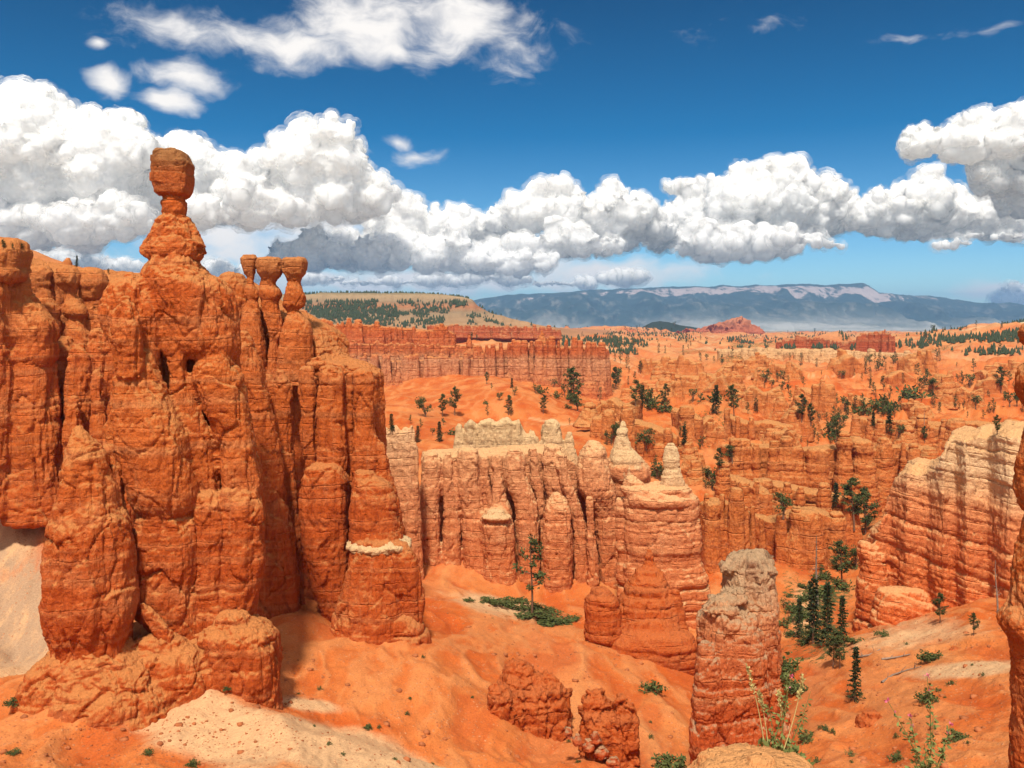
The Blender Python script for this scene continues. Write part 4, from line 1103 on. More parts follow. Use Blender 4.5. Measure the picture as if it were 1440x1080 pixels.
def ground_z(x, y):
    """height of the ground, with rills, ridges and hummocks"""
    x, y = np.asarray(x, float), np.asarray(y, float)
    px = x / y * FOC + CX
    z = (HY - ground_row(px, y)) / FOC * y
    p = np.stack([x, y, np.zeros_like(x)], -1).astype(np.float32)
    near = sstep(y, 3, 60) * (1 - sstep(y, 170, 260))
    wob = fbm(p / 9, 2)
    q = p + np.stack([wob * 3, wob * 2, wob * 0], -1)
    rill = fbm(an(q, 1 / 4.2, 1 / 13.0, 1) @ np.array([[.86, .5, 0], [-.5, .86, 0], [0, 0, 1]], np.float32), 4, .5, 'ridge')
    z = z + near * (fbm(an(q, 1 / 9.0, 1 / 9.0, 1), 4, .5, 'ridge') * .55 + rill * .60 + fbm(p / 2.2, 4, .55) * .22 + fbm(p / .6, 3) * .08)
    mid = sstep(y, 165, 230) * (1 - sstep(y, 600, 950))
    right = .25 + .75 * sstep(px, 800, 930)
    rid = fbm(q / 58, 5, .55, 'ridge')
    r2 = fbm(q / 19 + 40, 4, .55, 'ridge')
    dz = mid * right * (rid * 8.5 - 3.2 + r2 * 2.6) + mid * fbm(p / 9, 4, .5, 'billow') * .7
    zt = z + dz
    step = 4.2
    k = np.floor(zt / step)
    f = zt / step - k
    terr = (k + np.where(f < .62, f * .45, .279 + (f - .62) * 1.897)) * step       # ledges and small scarps
    z = zt + (terr - zt) * mid * right * .85
    far_ = sstep(y, 500, 900) * (1 - sstep(y, 4500, 7000))
    z = z + far_ * (fbm(p / 95, 5, .55, 'ridge') * 12.0 - 4 + sstep(y, 1200, 2400) * (fbm(p / 300, 5, .55, 'ridge') * 20 - 8))
    z = z + sstep(y, 5000, 8000) * fbm(p / 900, 4, .5, 'ridge') * 14
    return z


def build_ground():
    lnY = [math.log(.8)]
    while lnY[-1] < math.log(24000):
        y = math.exp(lnY[-1])
        d = .05 if y < 45 else (.0042 if y < 135 else (.0055 if y < 520 else (.009 if y < 4000 else .02)))
        lnY.append(lnY[-1] + d)
    Yv = np.exp(np.array(lnY))
    tv = np.r_[np.linspace(-1.7, -.66, 60)[:-1], np.linspace(-.66, .66, 640), np.linspace(.66, 1.7, 60)[1:]]
    X = tv[None] * Yv[:, None]
    Y = np.repeat(Yv[:, None], len(tv), 1)
    x, y = X.ravel(), Y.ravel()
    z = ground_z(x, y)
    o = mesh_from('ground', np.stack([x, y, z], -1), grid_faces(len(Yv), len(tv)), M_GROUND)
    o['kind'] = 'structure'
    # kinds of soil
    px, py = x / y * FOC + CX, HY - z / y * FOC
    p = np.stack([x, y, np.zeros_like(x)], -1).astype(np.float32)
    n = fbm(p / 11, 4, .55)
    cream = np.zeros(len(x))
    # (photo x, y) centres only place the patches; they lie on the ground where they lie
    for (cx, cy, w, h, ang, s, y0, y1) in ((20, 880, 70, 95, 0, 1.2, 90, 125), (10, 770, 70, 60, 0, .75, 90, 125), (430, 1046, 200, 34, 15, 1.1, 50, 78), (300, 1020, 130, 60, 20, .95, 50, 80), (430, 990, 55, 12, 8, .8, 60, 90), (255, 975, 22, 30, 0, .8, 60, 80),
                                           (1350, 940, 120, 14, -6, .9, 55, 110), (1290, 890, 130, 30, -12, .55, 70, 125), (700, 850, 110, 16, 12, .8, 110, 160), (1130, 860, 40, 60, 0, .5, 120, 220), (1150, 640, 60, 20, 0, .4, 200, 400)):
        a = math.radians(ang)
        dx, dy = px - cx, py - cy
        u, v = (dx * math.cos(a) + dy * math.sin(a)) / w, (-dx * math.sin(a) + dy * math.cos(a)) / h
        cream = np.maximum(cream, s * (1 - np.sqrt(u * u + v * v) * .9 + n * .65) * ((y > y0) & (y < y1)))
    attr(o, 'grey', sstep(y, 92, 100) * (1 - sstep(y, 118, 124)) * (px < 110) * sstep(py + n * 40, 740, 800))
    attr(o, 'cream', np.clip(cream * 1.6, 0, 1.3))
    wl = fbm(p / 60, 4, .55)
    veg = np.zeros(len(x))
    for (cx, cy, w, h, s, y0, y1) in ((1150, 870, 75, 110, 1.0, 105, 240), (1210, 730, 40, 70, .8, 160, 300), (995, 600, 45, 60, .8, 220, 420), (740, 862, 85, 22, .5, 110, 150), (1110, 830, 30, 60, .8, 120, 200)):
        veg = np.maximum(veg, s * (1.15 - np.hypot((px - cx) / w, (py - cy) / h) + n * .5) * ((y > y0) & (y < y1)))
    veg = np.maximum(veg, sstep(y, 250, 600) * np.clip(wl * 2.2 - .35, 0, .8))
    rl = fbm(an(p + np.stack([fbm(p / 9, 2) * 3, fbm(p / 7 + 9, 2) * 2, p[:, 2]], -1), 1 / 4.2, 1 / 13.0, 1) @ np.array([[.86, .5, 0], [-.5, .86, 0], [0, 0, 1]], np.float32), 5, .55, 'ridge')
    attr(o, 'rill', rl)
    attr(o, 'veg', np.clip(veg * .62, 0, 1))
    trail = np.zeros(len(x))
    for pts, half in (([(745, 588), (790, 597), (838, 594)], 2.2), ([(985, 526), (1040, 530), (1120, 527), (1210, 530)], 1.8), ([(850, 500), (880, 512), (905, 528)], 2)):
        for (ax, ay), (bx, by) in zip(pts, pts[1:]):
            tt = np.clip(((px - ax) * (bx - ax) + (py - ay) * (by - ay)) / ((bx - ax) ** 2 + (by - ay) ** 2), 0, 1)
            trail = np.maximum(trail, 1 - np.hypot(px - ax - tt * (bx - ax), py - ay - tt * (by - ay)) / half)
    attr(o, 'trail', np.clip(trail * 1.2, 0, .7))
    return o


def ground_mat():
    m = bpy.data.materials.new('badland_soil')
    m.use_nodes = True
    t = NT(m.node_tree)
    b = m.node_tree.nodes['Principled BSDF']
    g = t.n('ShaderNodeNewGeometry')
    P = g.outputs['Position']
    A = lambda k: t.n('ShaderNodeAttribute', attribute_name=k).outputs['Fac']
    y = t.n('ShaderNodeSeparateXYZ', ins={0: P}).outputs[1]
    n1, n2, n3 = t.noise(P, .06, 5, .6), t.noise(P, .5, 5, .65), t.noise(P, 6.0, 4, .7)
    col = t.mix(t.smooth(n1, .36, .66), (.49, .125, .028), (.56, .215, .070))
    col = t.mix(t.m('MULTIPLY', t.smooth(n2, .50, .75), .5), col, (.58, .26, .11))
    # bands of soil following the beds beneath
    zb = t.m('ADD', t.n('ShaderNodeSeparateXYZ', ins={0: P}).outputs[2], t.m('MULTIPLY', n1, 5.0))
    bn = t.noise(t.n('ShaderNodeCombineXYZ', ins={2: t.m('MULTIPLY', zb, .22)}).outputs[0], 1.0, 3, .6)
    col = t.mix(t.m('MULTIPLY', t.smooth(bn, .50, .66), .65), col, (.58, .25, .105))
    col = t.mix(t.m('MULTIPLY', t.smooth(bn, .46, .32), .55), col, (.44, .068, .014))
    col = t.mix(t.m('MULTIPLY', t.smooth(A('rill'), .25, .62), .55), col, (.60, .29, .12))
    col = t.mix(t.m('MULTIPLY', t.smooth(A('rill'), .10, -.25), .5), col, (.43, .085, .018))
    cr = A('cream')
    col = t.mix(t.smooth(t.m('ADD', cr, t.m('MULTIPLY', t.m('SUBTRACT', n2, .5), .8)), .15, .85), col, t.mix(n1, (.60, .40, .23), (.58, .44, .29)))
    col = t.mix(t.m('MULTIPLY', A('grey'), t.smooth(t.noise(t.v('MULTIPLY', P, (.5, .12, .3)), 1.2, 5, .65), .30, .56)), col, (.39, .30, .22))
    # far country: cream and pink hills, then grey green valley floor
    far_ = t.smooth(y, 400, 900)
    n4 = t.noise(P, .011, 6, .62)
    fc = t.ramp(n4, [(.30, (.50, .14, .045)), (.42, (.56, .23, .09)), (.49, (.58, .36, .18)), (.56, (.52, .19, .075)), (.62, (.60, .44, .27)), (.70, (.54, .20, .085))])
    col = t.mix(t.m('MULTIPLY', far_, .85), col, fc)
    n5 = t.noise(P, .0012, 6, .65)
    vc = t.ramp(n5, [(.35, (.10, .11, .075)), (.48, (.34, .29, .22)), (.58, (.62, .55, .46)), (.70, (.20, .19, .14))])
    col = t.mix(t.smooth(y, 3300, 5200), col, vc)
    # scrub and dwarf trees too small to tell apart
    spk = t.noise(P, .9, 4, .7)
    vg = A('veg')
    col = t.mix(t.smooth(t.m('ADD', vg, t.m('MULTIPLY', t.m('SUBTRACT', spk, .5), 1.9)), .38, .62), col, t.mix(n2, (.055, .062, .020), (.15, .14, .055)))
    col = t.mix(A('trail'), col, (.62, .42, .25))
    # pebbles and grit
    vo = t.n('ShaderNodeTexVoronoi', ins={'Vector': P, 'Scale': 2.2})
    col = t.mix(t.m('MULTIPLY', t.smooth(vo.outputs['Distance'], .30, .16), t.m('MULTIPLY', t.smooth(n2, .42, .58), .8)), col, t.mix(vo.outputs['Color'], (.30, .10, .045), (.66, .40, .24)))
    col = t.v('MULTIPLY', t.v('SCALE', col, scale=t.m('ADD', .38, t.m('MULTIPLY', n3, .80))), (1.10, .90, .72))
    t.set(b.inputs['Base Color'], col)
    b.inputs['Roughness'].default_value = .95
    b.inputs['Specular IOR Level'].default_value = .1
    h = t.m('ADD', t.m('MULTIPLY', n2, .55), t.m('MULTIPLY', n3, .12))
    h = t.m('ADD', h, t.m('MULTIPLY', t.smooth(vo.outputs['Distance'], .30, .05), .10))
    bp = t.n('ShaderNodeBump', ins={'Strength': .8, 'Distance': .6, 'Height': h})
    t.set(b.inputs['Normal'], bp.outputs[0])
    return m


M_GROUND = ground_mat()
GROUND_OBJ = build_ground()


# ---------------------------------------------------------------- hills, mesas and the far plateau
def ridge(name, top, foot, Y, front, back, mat, amp=.0, wl=30.0, cols=160, rows=40, shape=1.0, cliff=None, jag=0.0):
    """a hill: crest line of (px, row) at depth Y, its foot `front` metres nearer at photo row `foot`, and its back slope"""
    top = sorted(top)
    px = np.linspace(top[0][0], top[-1][0], cols)
    tz = (HY - np.interp(px, [p[0] for p in top], [p[1] for p in top])) / FOC * Y
    X0 = (px - CX) / FOC
    fz = (HY - (np.interp(px, *zip(*foot)) if isinstance(foot, list) else np.full(cols, float(foot)))) / FOC * (Y - front)
    v = np.linspace(0, 1, rows)
    s = v ** shape
    if cliff:                              # (share of height where the talus ends, share of run where it ends)
        s = np.interp(v, [0, cliff[1], cliff[1] + .08, 1], [0, cliff[0], .96, 1])
    Yr = (Y - front) + front * v
    Z = fz[None] + (tz - fz)[None] * s[:, None]
    Xr = X0[None] * Yr[:, None]
    Yg = np.repeat(Yr[:, None], cols, 1)
    vb = np.linspace(0, 1, rows // 2)[1:]
    Zb = tz[None] + (fz - 8 - tz)[None] * vb[:, None] ** 1.3
    Yb = np.repeat((Y + back * vb)[:, None], cols, 1)
    P = np.concatenate([np.stack([Xr, Yg, Z], -1), np.stack([X0[None] * Yb, Yb, Zb], -1)])
    V = P.reshape(-1, 3).astype(np.float32)
    if amp:
        env = np.r_[np.sin(np.pi * np.clip(v, 0, .97)) ** .6, np.ones(len(vb)) * .3]
        q = an(V, 1 / wl, .35 / wl, .12 / wl)
        d = fbm(q, 4, .55, 'ridge') * amp * np.repeat(env, cols)
        V[:, 1] += -d * .8
        V[:, 2] += d * .35
    if jag:
        V[:, 2] += fbm(an(V, 1 / wl, 1 / wl, 0) * 3, 3) * jag
    o = mesh_from(name, V, grid_faces(len(P), cols), mat)
    o['kind'] = 'structure'
    attr(o, 'rise', np.repeat(np.r_[v, np.ones(len(vb))], cols))
    return o


def hill_mat(name, bands, warp, speck=None, sscale=.05, bump=3.0, cl=.02):
    m = bpy.data.materials.new(name)
    m.use_nodes = True
    t = NT(m.node_tree)
    b = m.node_tree.nodes['Principled BSDF']
    g = t.n('ShaderNodeNewGeometry')
    P = g.outputs['Position']
    z = t.n('ShaderNodeSeparateXYZ', ins={0: P}).outputs[2]
    n1, n2 = t.noise(P, cl, 5, .6), t.noise(P, cl * 8, 5, .65)
    zz = t.m('ADD', z, t.m('ADD', t.m('MULTIPLY', t.m('SUBTRACT', n1, .5), warp), t.m('MULTIPLY', t.m('SUBTRACT', n2, .5), warp * .5)))
    z0, z1 = bands[0][0], bands[-1][0]
    col = t.ramp(t.m('DIVIDE', t.m('SUBTRACT', zz, z0), z1 - z0), [((q - z0) / (z1 - z0), c) for q, c in bands])
    bd = t.noise(t.n('ShaderNodeCombineXYZ', ins={2: t.m('MULTIPLY', zz, 6.0 / (z1 - z0))}).outputs[0], 1.0, 4, .65)
    col = t.v('SCALE', col, scale=t.m('ADD', .42, t.m('MULTIPLY', bd, .75)))
    if speck:
        sn = t.noise(P, sscale, 5, .72)
        up = t.n('ShaderNodeSeparateXYZ', ins={0: g.outputs['Normal']}).outputs[2]
        col = t.mix(t.smooth(t.m('ADD', sn, t.m('MULTIPLY', up, speck[1])), speck[2], speck[2] + .10), col, speck[0])
    t.set(b.inputs['Base Color'], col)
    b.inputs['Roughness'].default_value = 1.0
    b.inputs['Specular IOR Level'].default_value = .05
    bp = t.n('ShaderNodeBump', ins={'Strength': .8, 'Distance': bump, 'Height': n2})
    t.set(b.inputs['Normal'], bp.outputs[0])
    return m


def zrow(py, Y):
    return (HY - py) / FOC * Y


def build_far():
    # slope of the rim above the left wall
    m = hill_mat('rim_soil', [(zrow(420, 190), (.52, .13, .035)), (zrow(380, 190), (.55, .17, .05)), (zrow(345, 190), (.56, .24, .10))], 4, sscale=.3, cl=.08, bump=.8)
    ridge('hill', [(-400, 330), (-100, 343), (0, 347), (36, 349), (52, 354), (72, 363), (95, 371), (112, 375), (130, 381), (160, 388), (220, 396), (330, 402), (350, 440)], 560, 190, 55, 80, m, 1.6, 9, 260, 70)
    # small knob on that slope
    r = thing('small_rock', 'small orange rock alone on the skyline slope at upper left', 'rock', tuple(float(v) for v in W(94, 374, 186)))
    adopt(r, [column('knob', [(364, 92, 98), (367, 88.5, 100), (371, 87, 101), (380, 84, 104)], 184, M_LEFT, None, 'cap', res=1.6, s=1)])
    # Bryce-like mesa with its wooded slope
    m = hill_mat('mesa_rock', [(zrow(470, 1500), (.44, .20, .09)), (zrow(452, 1500), (.38, .23, .12)), (zrow(440, 1500), (.28, .19, .11)), (zrow(431, 1500), (.40, .17, .08)), (zrow(424, 1500), (.33, .22, .13)), (zrow(416, 1500), (.36, .25, .14)), (zrow(410, 1500), (.16, .13, .07))], 7, None, .045, 3.0, .02)
    o = ridge('mesa', [(-200, 420), (250, 416), (425, 414), (460, 412.5), (520, 412), (575, 413), (620, 415), (648, 418), (664, 421), (672, 430), (690, 440), (720, 449), (760, 458), (820, 469), (870, 478)], [(-200, 472), (640, 468), (820, 474), (870, 480)], 1560, 240, 900, m, 12, 45, 520, 90, cliff=(.55, .66))
    # flat top behind the brow is wooded: see forest
    m = hill_mat('red_butte_rock', [(zrow(480, 2600), (.48, .17, .08)), (zrow(466, 2600), (.42, .115, .055)), (zrow(447, 2600), (.50, .20, .10))], 12, None, .05, 4, .012)
    r = ridge('mesa', [(905, 480), (940, 473), (965, 467), (985, 462), (1008, 455), (1025, 450), (1034, 447.6), (1041, 447.2), (1047, 449), (1056, 458), (1066, 467), (1082, 476), (1095, 482)], 478, 2600, 150, 260, m, 60, 38, 260, 70, shape=.62, jag=7)
    m = hill_mat('dark_hill_soil', [(zrow(470, 3000), (.30, .26, .15)), (zrow(448, 3000), (.04, .05, .035))], 14, ((.03, .04, .03), .5, .6), .03, 3, .01)
    ridge('hill', [(890, 466), (905, 459), (917, 453), (928, 451.5), (940, 453), (955, 457), (985, 462), (1000, 468)], 468, 3200, 200, 300, m, 10, 60, 90, 30)
    m = hill_mat('cream_hill_soil', [(zrow(500, 1150), (.57, .22, .085)), (zrow(478, 1150), (.60, .34, .16)), (zrow(455, 1150), (.62, .47, .28))], 12, None, .1, 2, .02)
    ridge('hill', [(1180, 500), (1215, 486), (1262, 480), (1300, 470), (1330, 466), (1356, 463), (1378, 466), (1400, 460), (1428, 455), (1460, 448), (1540, 440), (1700, 425), (1900, 440)], 506, 1120, 260, 300, m, 16, 50, 300, 60, shape=.8)
    m = hill_mat('orange_hill_soil', [(zrow(496, 900), (.58, .30, .13)), (zrow(478, 900), (.57, .20, .075)), (zrow(464, 900), (.58, .27, .12))], 6, None, .1, 2, .03)
    ridge('hill', [(1060, 496), (1085, 486), (1110, 482), (1140, 476), (1158, 471), (1172, 466.5), (1180, 467), (1196, 476), (1212, 487), (1240, 496)], 500, 880, 60, 120, m, 6, 16, 160, 40, shape=.9)
    # the far plateau
    Yp = 13200
    top = [(300, 432), (560, 428), (650, 424), (676, 419), (720, 416), (770, 412.5), (820, 409.5), (870, 407.5), (900, 406.5), (940, 404.5), (970, 404), (1010, 403.5), (1060, 403), (1110, 401.5), (1150, 400), (1180, 398.5), (1200, 397.6), (1212, 398), (1222, 403), (1230, 408), (1236, 413),
           (1270, 415), (1310, 419), (1350, 423), (1400, 427), (1450, 431), (1520, 434), (1620, 438), (1800, 444), (2000, 446)]
    m = bpy.data.materials.new('plateau_rock')
    m.use_nodes = True
    t = NT(m.node_tree)
    b = m.node_tree.nodes['Principled BSDF']
    g = t.n('ShaderNodeNewGeometry')
    P = g.outputs['Position']
    sp = t.n('ShaderNodeSeparateXYZ', ins={0: P})
    n1, n2, n3 = t.noise(P, .0016, 6, .62), t.noise(P, .006, 5, .65), t.noise(t.v('MULTIPLY', P, (1, .3, .8)), .0065, 5, .70)
    rise = t.m('ADD', t.n('ShaderNodeAttribute', attribute_name='rise').outputs['Fac'], t.m('MULTIPLY', t.m('SUBTRACT', n1, .5), .16))
    forest = t.mix(n2, (.016, .036, .040), (.045, .066, .055))
    clift = t.mix(n3, (.20, .155, .15), (.50, .41, .38))
    # rocky band under the wooded brow, strongest where the brow is highest
    xr = t.m('ADD', .30, t.m('MULTIPLY', t.m('MULTIPLY', t.smooth(sp.outputs[0], 600, 2400), t.smooth(sp.outputs[0], 5700, 5300)), .70))
    band = t.m('MULTIPLY', t.m('MULTIPLY', t.smooth(rise, .78, .85), t.smooth(rise, .975, .94)), xr)
    col = t.mix(t.m('MULTIPLY', t.smooth(n3, .50, .66), .5), forest, (.24, .22, .19))
    col = t.mix(t.smooth(t.m('ADD', t.m('MULTIPLY', band, .85), t.m('MULTIPLY', t.m('SUBTRACT', n3, .5), 3.0)), .50, .80), col, clift)
    col = t.mix(t.smooth(rise, .46, .06), col, t.mix(t.smooth(t.noise(t.v('MULTIPLY', P, (.22, .22, 1.6)), .006, 4, .6), .36, .60), (.20, .21, .19), (.37, .36, .33)))  # pale haze towards the plateau's foot, painted into the colour
    t.set(b.inputs['Base Color'], col)
    b.inputs['Roughness'].default_value = 1.0
    b.inputs['Specular IOR Level'].default_value = 0
    t.set(b.inputs['Normal'], t.n('ShaderNodeBump', ins={'Strength': .7, 'Distance': 60.0, 'Height': n2}).outputs[0])
    o = ridge('plateau', top, 474, Yp, 4200, 3000, m, 420, 700, 700, 110, shape=1.25)
    # rock castle and red wall out on the plain
    wall('rock_castle', 'red block of crags like a ruined castle, standing out on the plain', 'crags', [(1206, 471, 493, 800), (1220, 467, 494, 798), (1232, 464, 495, 797), (1244, 463, 496, 797), (1252, 467, 496, 798), (1259, 472, 496, 800)], 6.5, M_REDFAR, 3, style='pillar', jag=.12, batter=.15, res=1.1)
    wall('red_wall', 'long low dark red wall of rock, left of the castle crags', 'rock wall', [(1092, 480, 492, 840), (1110, 476, 492, 838), (1140, 473, 491, 836), (1165, 477, 491, 836), (1190, 481, 492, 836), (1205, 478, 492, 836)], 8, M_REDFAR, 4, jag=.12, batter=.2, res=1.1)


M_REDFAR = rock_mat('far_red_rock', [(-45, (.52, .20, .09)), (-34, (.46, .09, .035)), (-15, (.50, .11, .04))], dust=(.56, .25, .11), var=.35, bedf=.3, grain=.15, cast=(1.06, 1.12, 1.05))
build_far()


# ---------------------------------------------------------------- cliffs and hoodoo rows of the middle distance
def build_mid():
    # the long red cliff: back tier, front tier, pale cones at its foot
    wall('red_cliff', 'long deep red fluted cliff across the middle distance, flat on top', 'cliff', [(660, 488, 548, 452), (700, 482, 550, 448), (750, 478, 553, 444), (790, 478, 556, 440), (825, 479, 560, 436), (846, 486, 566, 438), (858, 500, 572, 440)], 12, M_FAR, 11, jag=.02, batter=.45, res=1.5, amp=.2)
    wall('white_cliff', 'white and pink fluted cliff left of the long red cliff', 'cliff', [(440, 500, 556, 446), (480, 502, 560, 442), (530, 500, 560, 440), (580, 500, 556, 440), (630, 498, 552, 444), (680, 496, 548, 446)], 10, M_FAR, 12, jag=.07, batter=.4, res=1.5, amp=.2)
    wall('red_cliff', 'upper tier of red stacked boulders behind the white cliff', 'cliff', [(400, 470, 510, 470), (450, 476, 510, 466), (500, 480, 510, 464), (560, 482, 510, 462), (620, 484, 508, 462), (670, 484, 506, 462)], 9, M_FAR, 13, jag=.12, batter=.2, res=1.4, amp=.22, style='cap')
    wall('hoodoo_row', 'row of bulbous orange hoodoos just below the wooded mesa', 'hoodoos', [(425, 440, 476, 560), (445, 446, 478, 556), (470, 455, 480, 552), (500, 452, 482, 550), (530, 456, 482, 548), (560, 458, 484, 546), (600, 462, 484, 544), (624, 460, 484, 544), (640, 468, 486, 544)], 10, M_FAR, 14, jag=.3, batter=.2, res=1.3, amp=.25, style='lumpy')
    wall('rock_wall', 'thin far red wall on the plain, below the end of the wooded mesa', 'rock wall', [(600, 456, 470, 900), (660, 457, 471, 900), (720, 458, 472, 900), (770, 460, 473, 905), (788, 464, 474, 910)], 8, M_REDFAR, 15, jag=.1, batter=.2, res=1.2)
    for i, (x, tp, ft, w, lab) in enumerate(((828, 512, 572, 19, 'pale pointed cone of rock at the right end of the long red cliff'), (846, 528, 576, 14, 'smaller pink cone of rock outside the tall pale cone'), (716, 514, 552, 11, 'narrow pink spire leaning on the foot of the long red cliff'),
                                              (560, 512, 566, 12, 'white twin pointed spire in front of the white cliff'), (548, 516, 568, 12, 'pink banded cone beside the white twin spire'), (470, 506, 562, 12, 'pale cone at the left end of the white cliff'), (660, 470, 500, 9, 'small orange dome above the middle of the long red cliff'), (762, 466, 484, 12, 'rounded cream dome sitting on top of the long red cliff'))):
        Y = 428 if ft > 520 else 450
        r = thing('rock_cone', lab, 'rock cone', tuple(float(v) for v in W(x, ft, Y)))
        adopt(r, [column('spire', [(tp, x - 1.2, x + 1.2), (tp + (ft - tp) * .3, x - w * .3, x + w * .3), (tp + (ft - tp) * .45, x - w * .42, x + w * .45), (ft, x - w, x + w), (ft + 12, x - w * 1.2, x + w * 1.2)], Y, M_FAR, None, 'layered', seed=i + 60, res=1.4, s=3.0, amp=.2, top=.9)])
    W_ = lambda lab, path, w, seed, **k: wall('badland_fin', lab, 'rock fin', path, w, k.pop('mat', M_MID), seed, res=k.pop('res', 1.7), **k)
    W_('rounded orange fin behind the white steeple, trees at its head', [(838, 596, 664, 262), (862, 584, 672, 258), (890, 580, 676, 255), (920, 590, 684, 252), (950, 606, 692, 250)], 22, 21, jag=.3, batter=.35, style='lumpy', amp=.24)
    W_('pair of tall orange lumps beside the dark wooded gully', [(940, 566, 640, 285), (966, 572, 648, 282), (982, 584, 650, 280)], 24, 22, jag=.2, batter=.4, style='lumpy', amp=.24)
    W_('big buttressed orange cliff facing the gulch, flat grey ledges on top', [(1020, 620, 690, 232), (1060, 616, 700, 230), (1100, 618, 706, 228), (1140, 622, 712, 226), (1180, 616, 712, 228), (1220, 622, 708, 232), (1260, 618, 700, 236), (1300, 628, 690, 240)], 24, 23, jag=.12, batter=.3, style='layered', amp=.24)
    W_('lower orange terrace with a grey slab lip, in front of the buttressed cliff', [(1058, 672, 720, 205), (1090, 676, 728, 203), (1130, 684, 742, 200), (1165, 690, 752, 198), (1186, 696, 756, 198)], 28, 24, jag=.10, batter=.25, style='layered', amp=.22)
    W_('sunlit round orange bastion above the gulch, dark trees at its right', [(1062, 716, 800, 178), (1085, 724, 806, 176), (1120, 712, 800, 175), (1150, 708, 800, 174), (1170, 716, 806, 174), (1180, 740, 806, 176)], 30, 25, jag=.12, batter=.2, style='lumpy', amp=.2)
    W_('small orange hoodoo cluster behind the chimney block', [(985, 700, 790, 168), (1004, 690, 796, 166), (1024, 694, 800, 165), (1046, 704, 800, 166), (1064, 716, 800, 168)], 19, 26, jag=.25, batter=.25, style='lumpy', amp=.24)
    W_('slanting orange spur running down between gully and gulch', [(1008, 660, 730, 206), (1030, 664, 740, 202), (1056, 676, 752, 198), (1074, 690, 760, 196)], 22, 27, jag=.15, batter=.3, style='layered', amp=.24)
    W_('far orange bluff with stubby towers, under the right hand skyline hill', [(1200, 585, 612, 300), (1240, 590, 622, 296), (1280, 590, 626, 292), (1320, 592, 630, 290), (1370, 590, 634, 286), (1430, 594, 640, 280)], 20, 28, jag=.2, batter=.3, style='layered', amp=.22)
    W_('red lump with a split top, out among the scattered pines', [(1142, 540, 580, 350), (1156, 534, 582, 348), (1170, 546, 584, 348)], 14, 29, jag=.25, batter=.3, style='lumpy', amp=.26)
    W_('low orange shelf behind the cream crest of the banded cliff', [(1190, 630, 668, 262), (1230, 632, 672, 260), (1270, 628, 668, 258), (1310, 624, 668, 256)], 22, 30, jag=.12, batter=.25, style='layered', amp=.22)
    W_('orange knobs stepping up from the gully towards the plain', [(1020, 580, 622, 300), (1046, 590, 632, 296), (1080, 588, 636, 292), (1112, 596, 640, 288)], 20, 31, jag=.35, batter=.35, style='lumpy', amp=.26)
    W_('short orange rampart left of the dark gully', [(840, 560, 596, 330), (862, 564, 606, 326), (884, 574, 612, 322)], 15, 32, jag=.3, batter=.3, style='lumpy', amp=.24)
    W_('dark orange face at the mouth of the gulch, below the bastion', [(1186, 700, 760, 196), (1198, 706, 768, 195), (1206, 724, 770, 196)], 15, 33, jag=.1, batter=.2, style='layered', amp=.22)
    W_('pale orange flutes on the slope below the cream cone hill', [(900, 508, 528, 520), (930, 505, 530, 516), (960, 500, 532, 514), (990, 512, 534, 514)], 12, 34, jag=.3, batter=.5, style='pillar', amp=.2)
    W_('low cream cliff line under the castle crags', [(1010, 492, 508, 700), (1080, 490, 510, 690), (1160, 492, 512, 684), (1240, 496, 514, 680), (1300, 498, 514, 680)], 18, 35, mat=M_CREAMFAR, jag=.1, batter=.3, style='pillar', amp=.2, res=1.5)
    W_('stubby orange towers halfway between bluff and gully', [(1110, 556, 590, 330), (1126, 560, 596, 326)], 16, 36, jag=.3, batter=.3, style='lumpy', amp=.26)
    W_('cracked orange hump left of the tall gulch pines', [(1096, 640, 690, 236), (1060, 648, 690, 238)], 26, 37, jag=.2, batter=.3, style='lumpy', amp=.24)


M_CREAMFAR = rock_mat('far_cream_rock', [(-45, (.58, .24, .10)), (-35, (.62, .38, .20)), (-25, (.64, .48, .30))], dust=(.62, .40, .22), var=.3, bedf=.3, grain=.2, cast=(1.18, 1.04, .85))
build_mid()


# ---------------------------------------------------------------- trees, scrub, stones, weeds
def tube_geo(pts, radii, n=6):
    """a tapering limb through pts"""
    V, Fc = [], []
    pts = np.array(pts, float)
    for i, p in enumerate(pts):
        d = pts[min(i + 1, len(pts) - 1)] - pts[max(i - 1, 0)]
        d /= max(np.linalg.norm(d), 1e-9)
        a = np.cross(d, [0.31, .95, .1])
        a /= max(np.linalg.norm(a), 1e-9)
        b = np.cross(d, a)
        for k in range(n):
            t = 2 * math.pi * k / n
            V.append(p + radii[i] * (math.cos(t) * a + math.sin(t) * b))
    for i in range(len(pts) - 1):
        for k in range(n):
            Fc.append([i * n + k, i * n + (k + 1) % n, (i + 1) * n + (k + 1) % n, (i + 1) * n + k])
    return np.array(V), np.array(Fc)


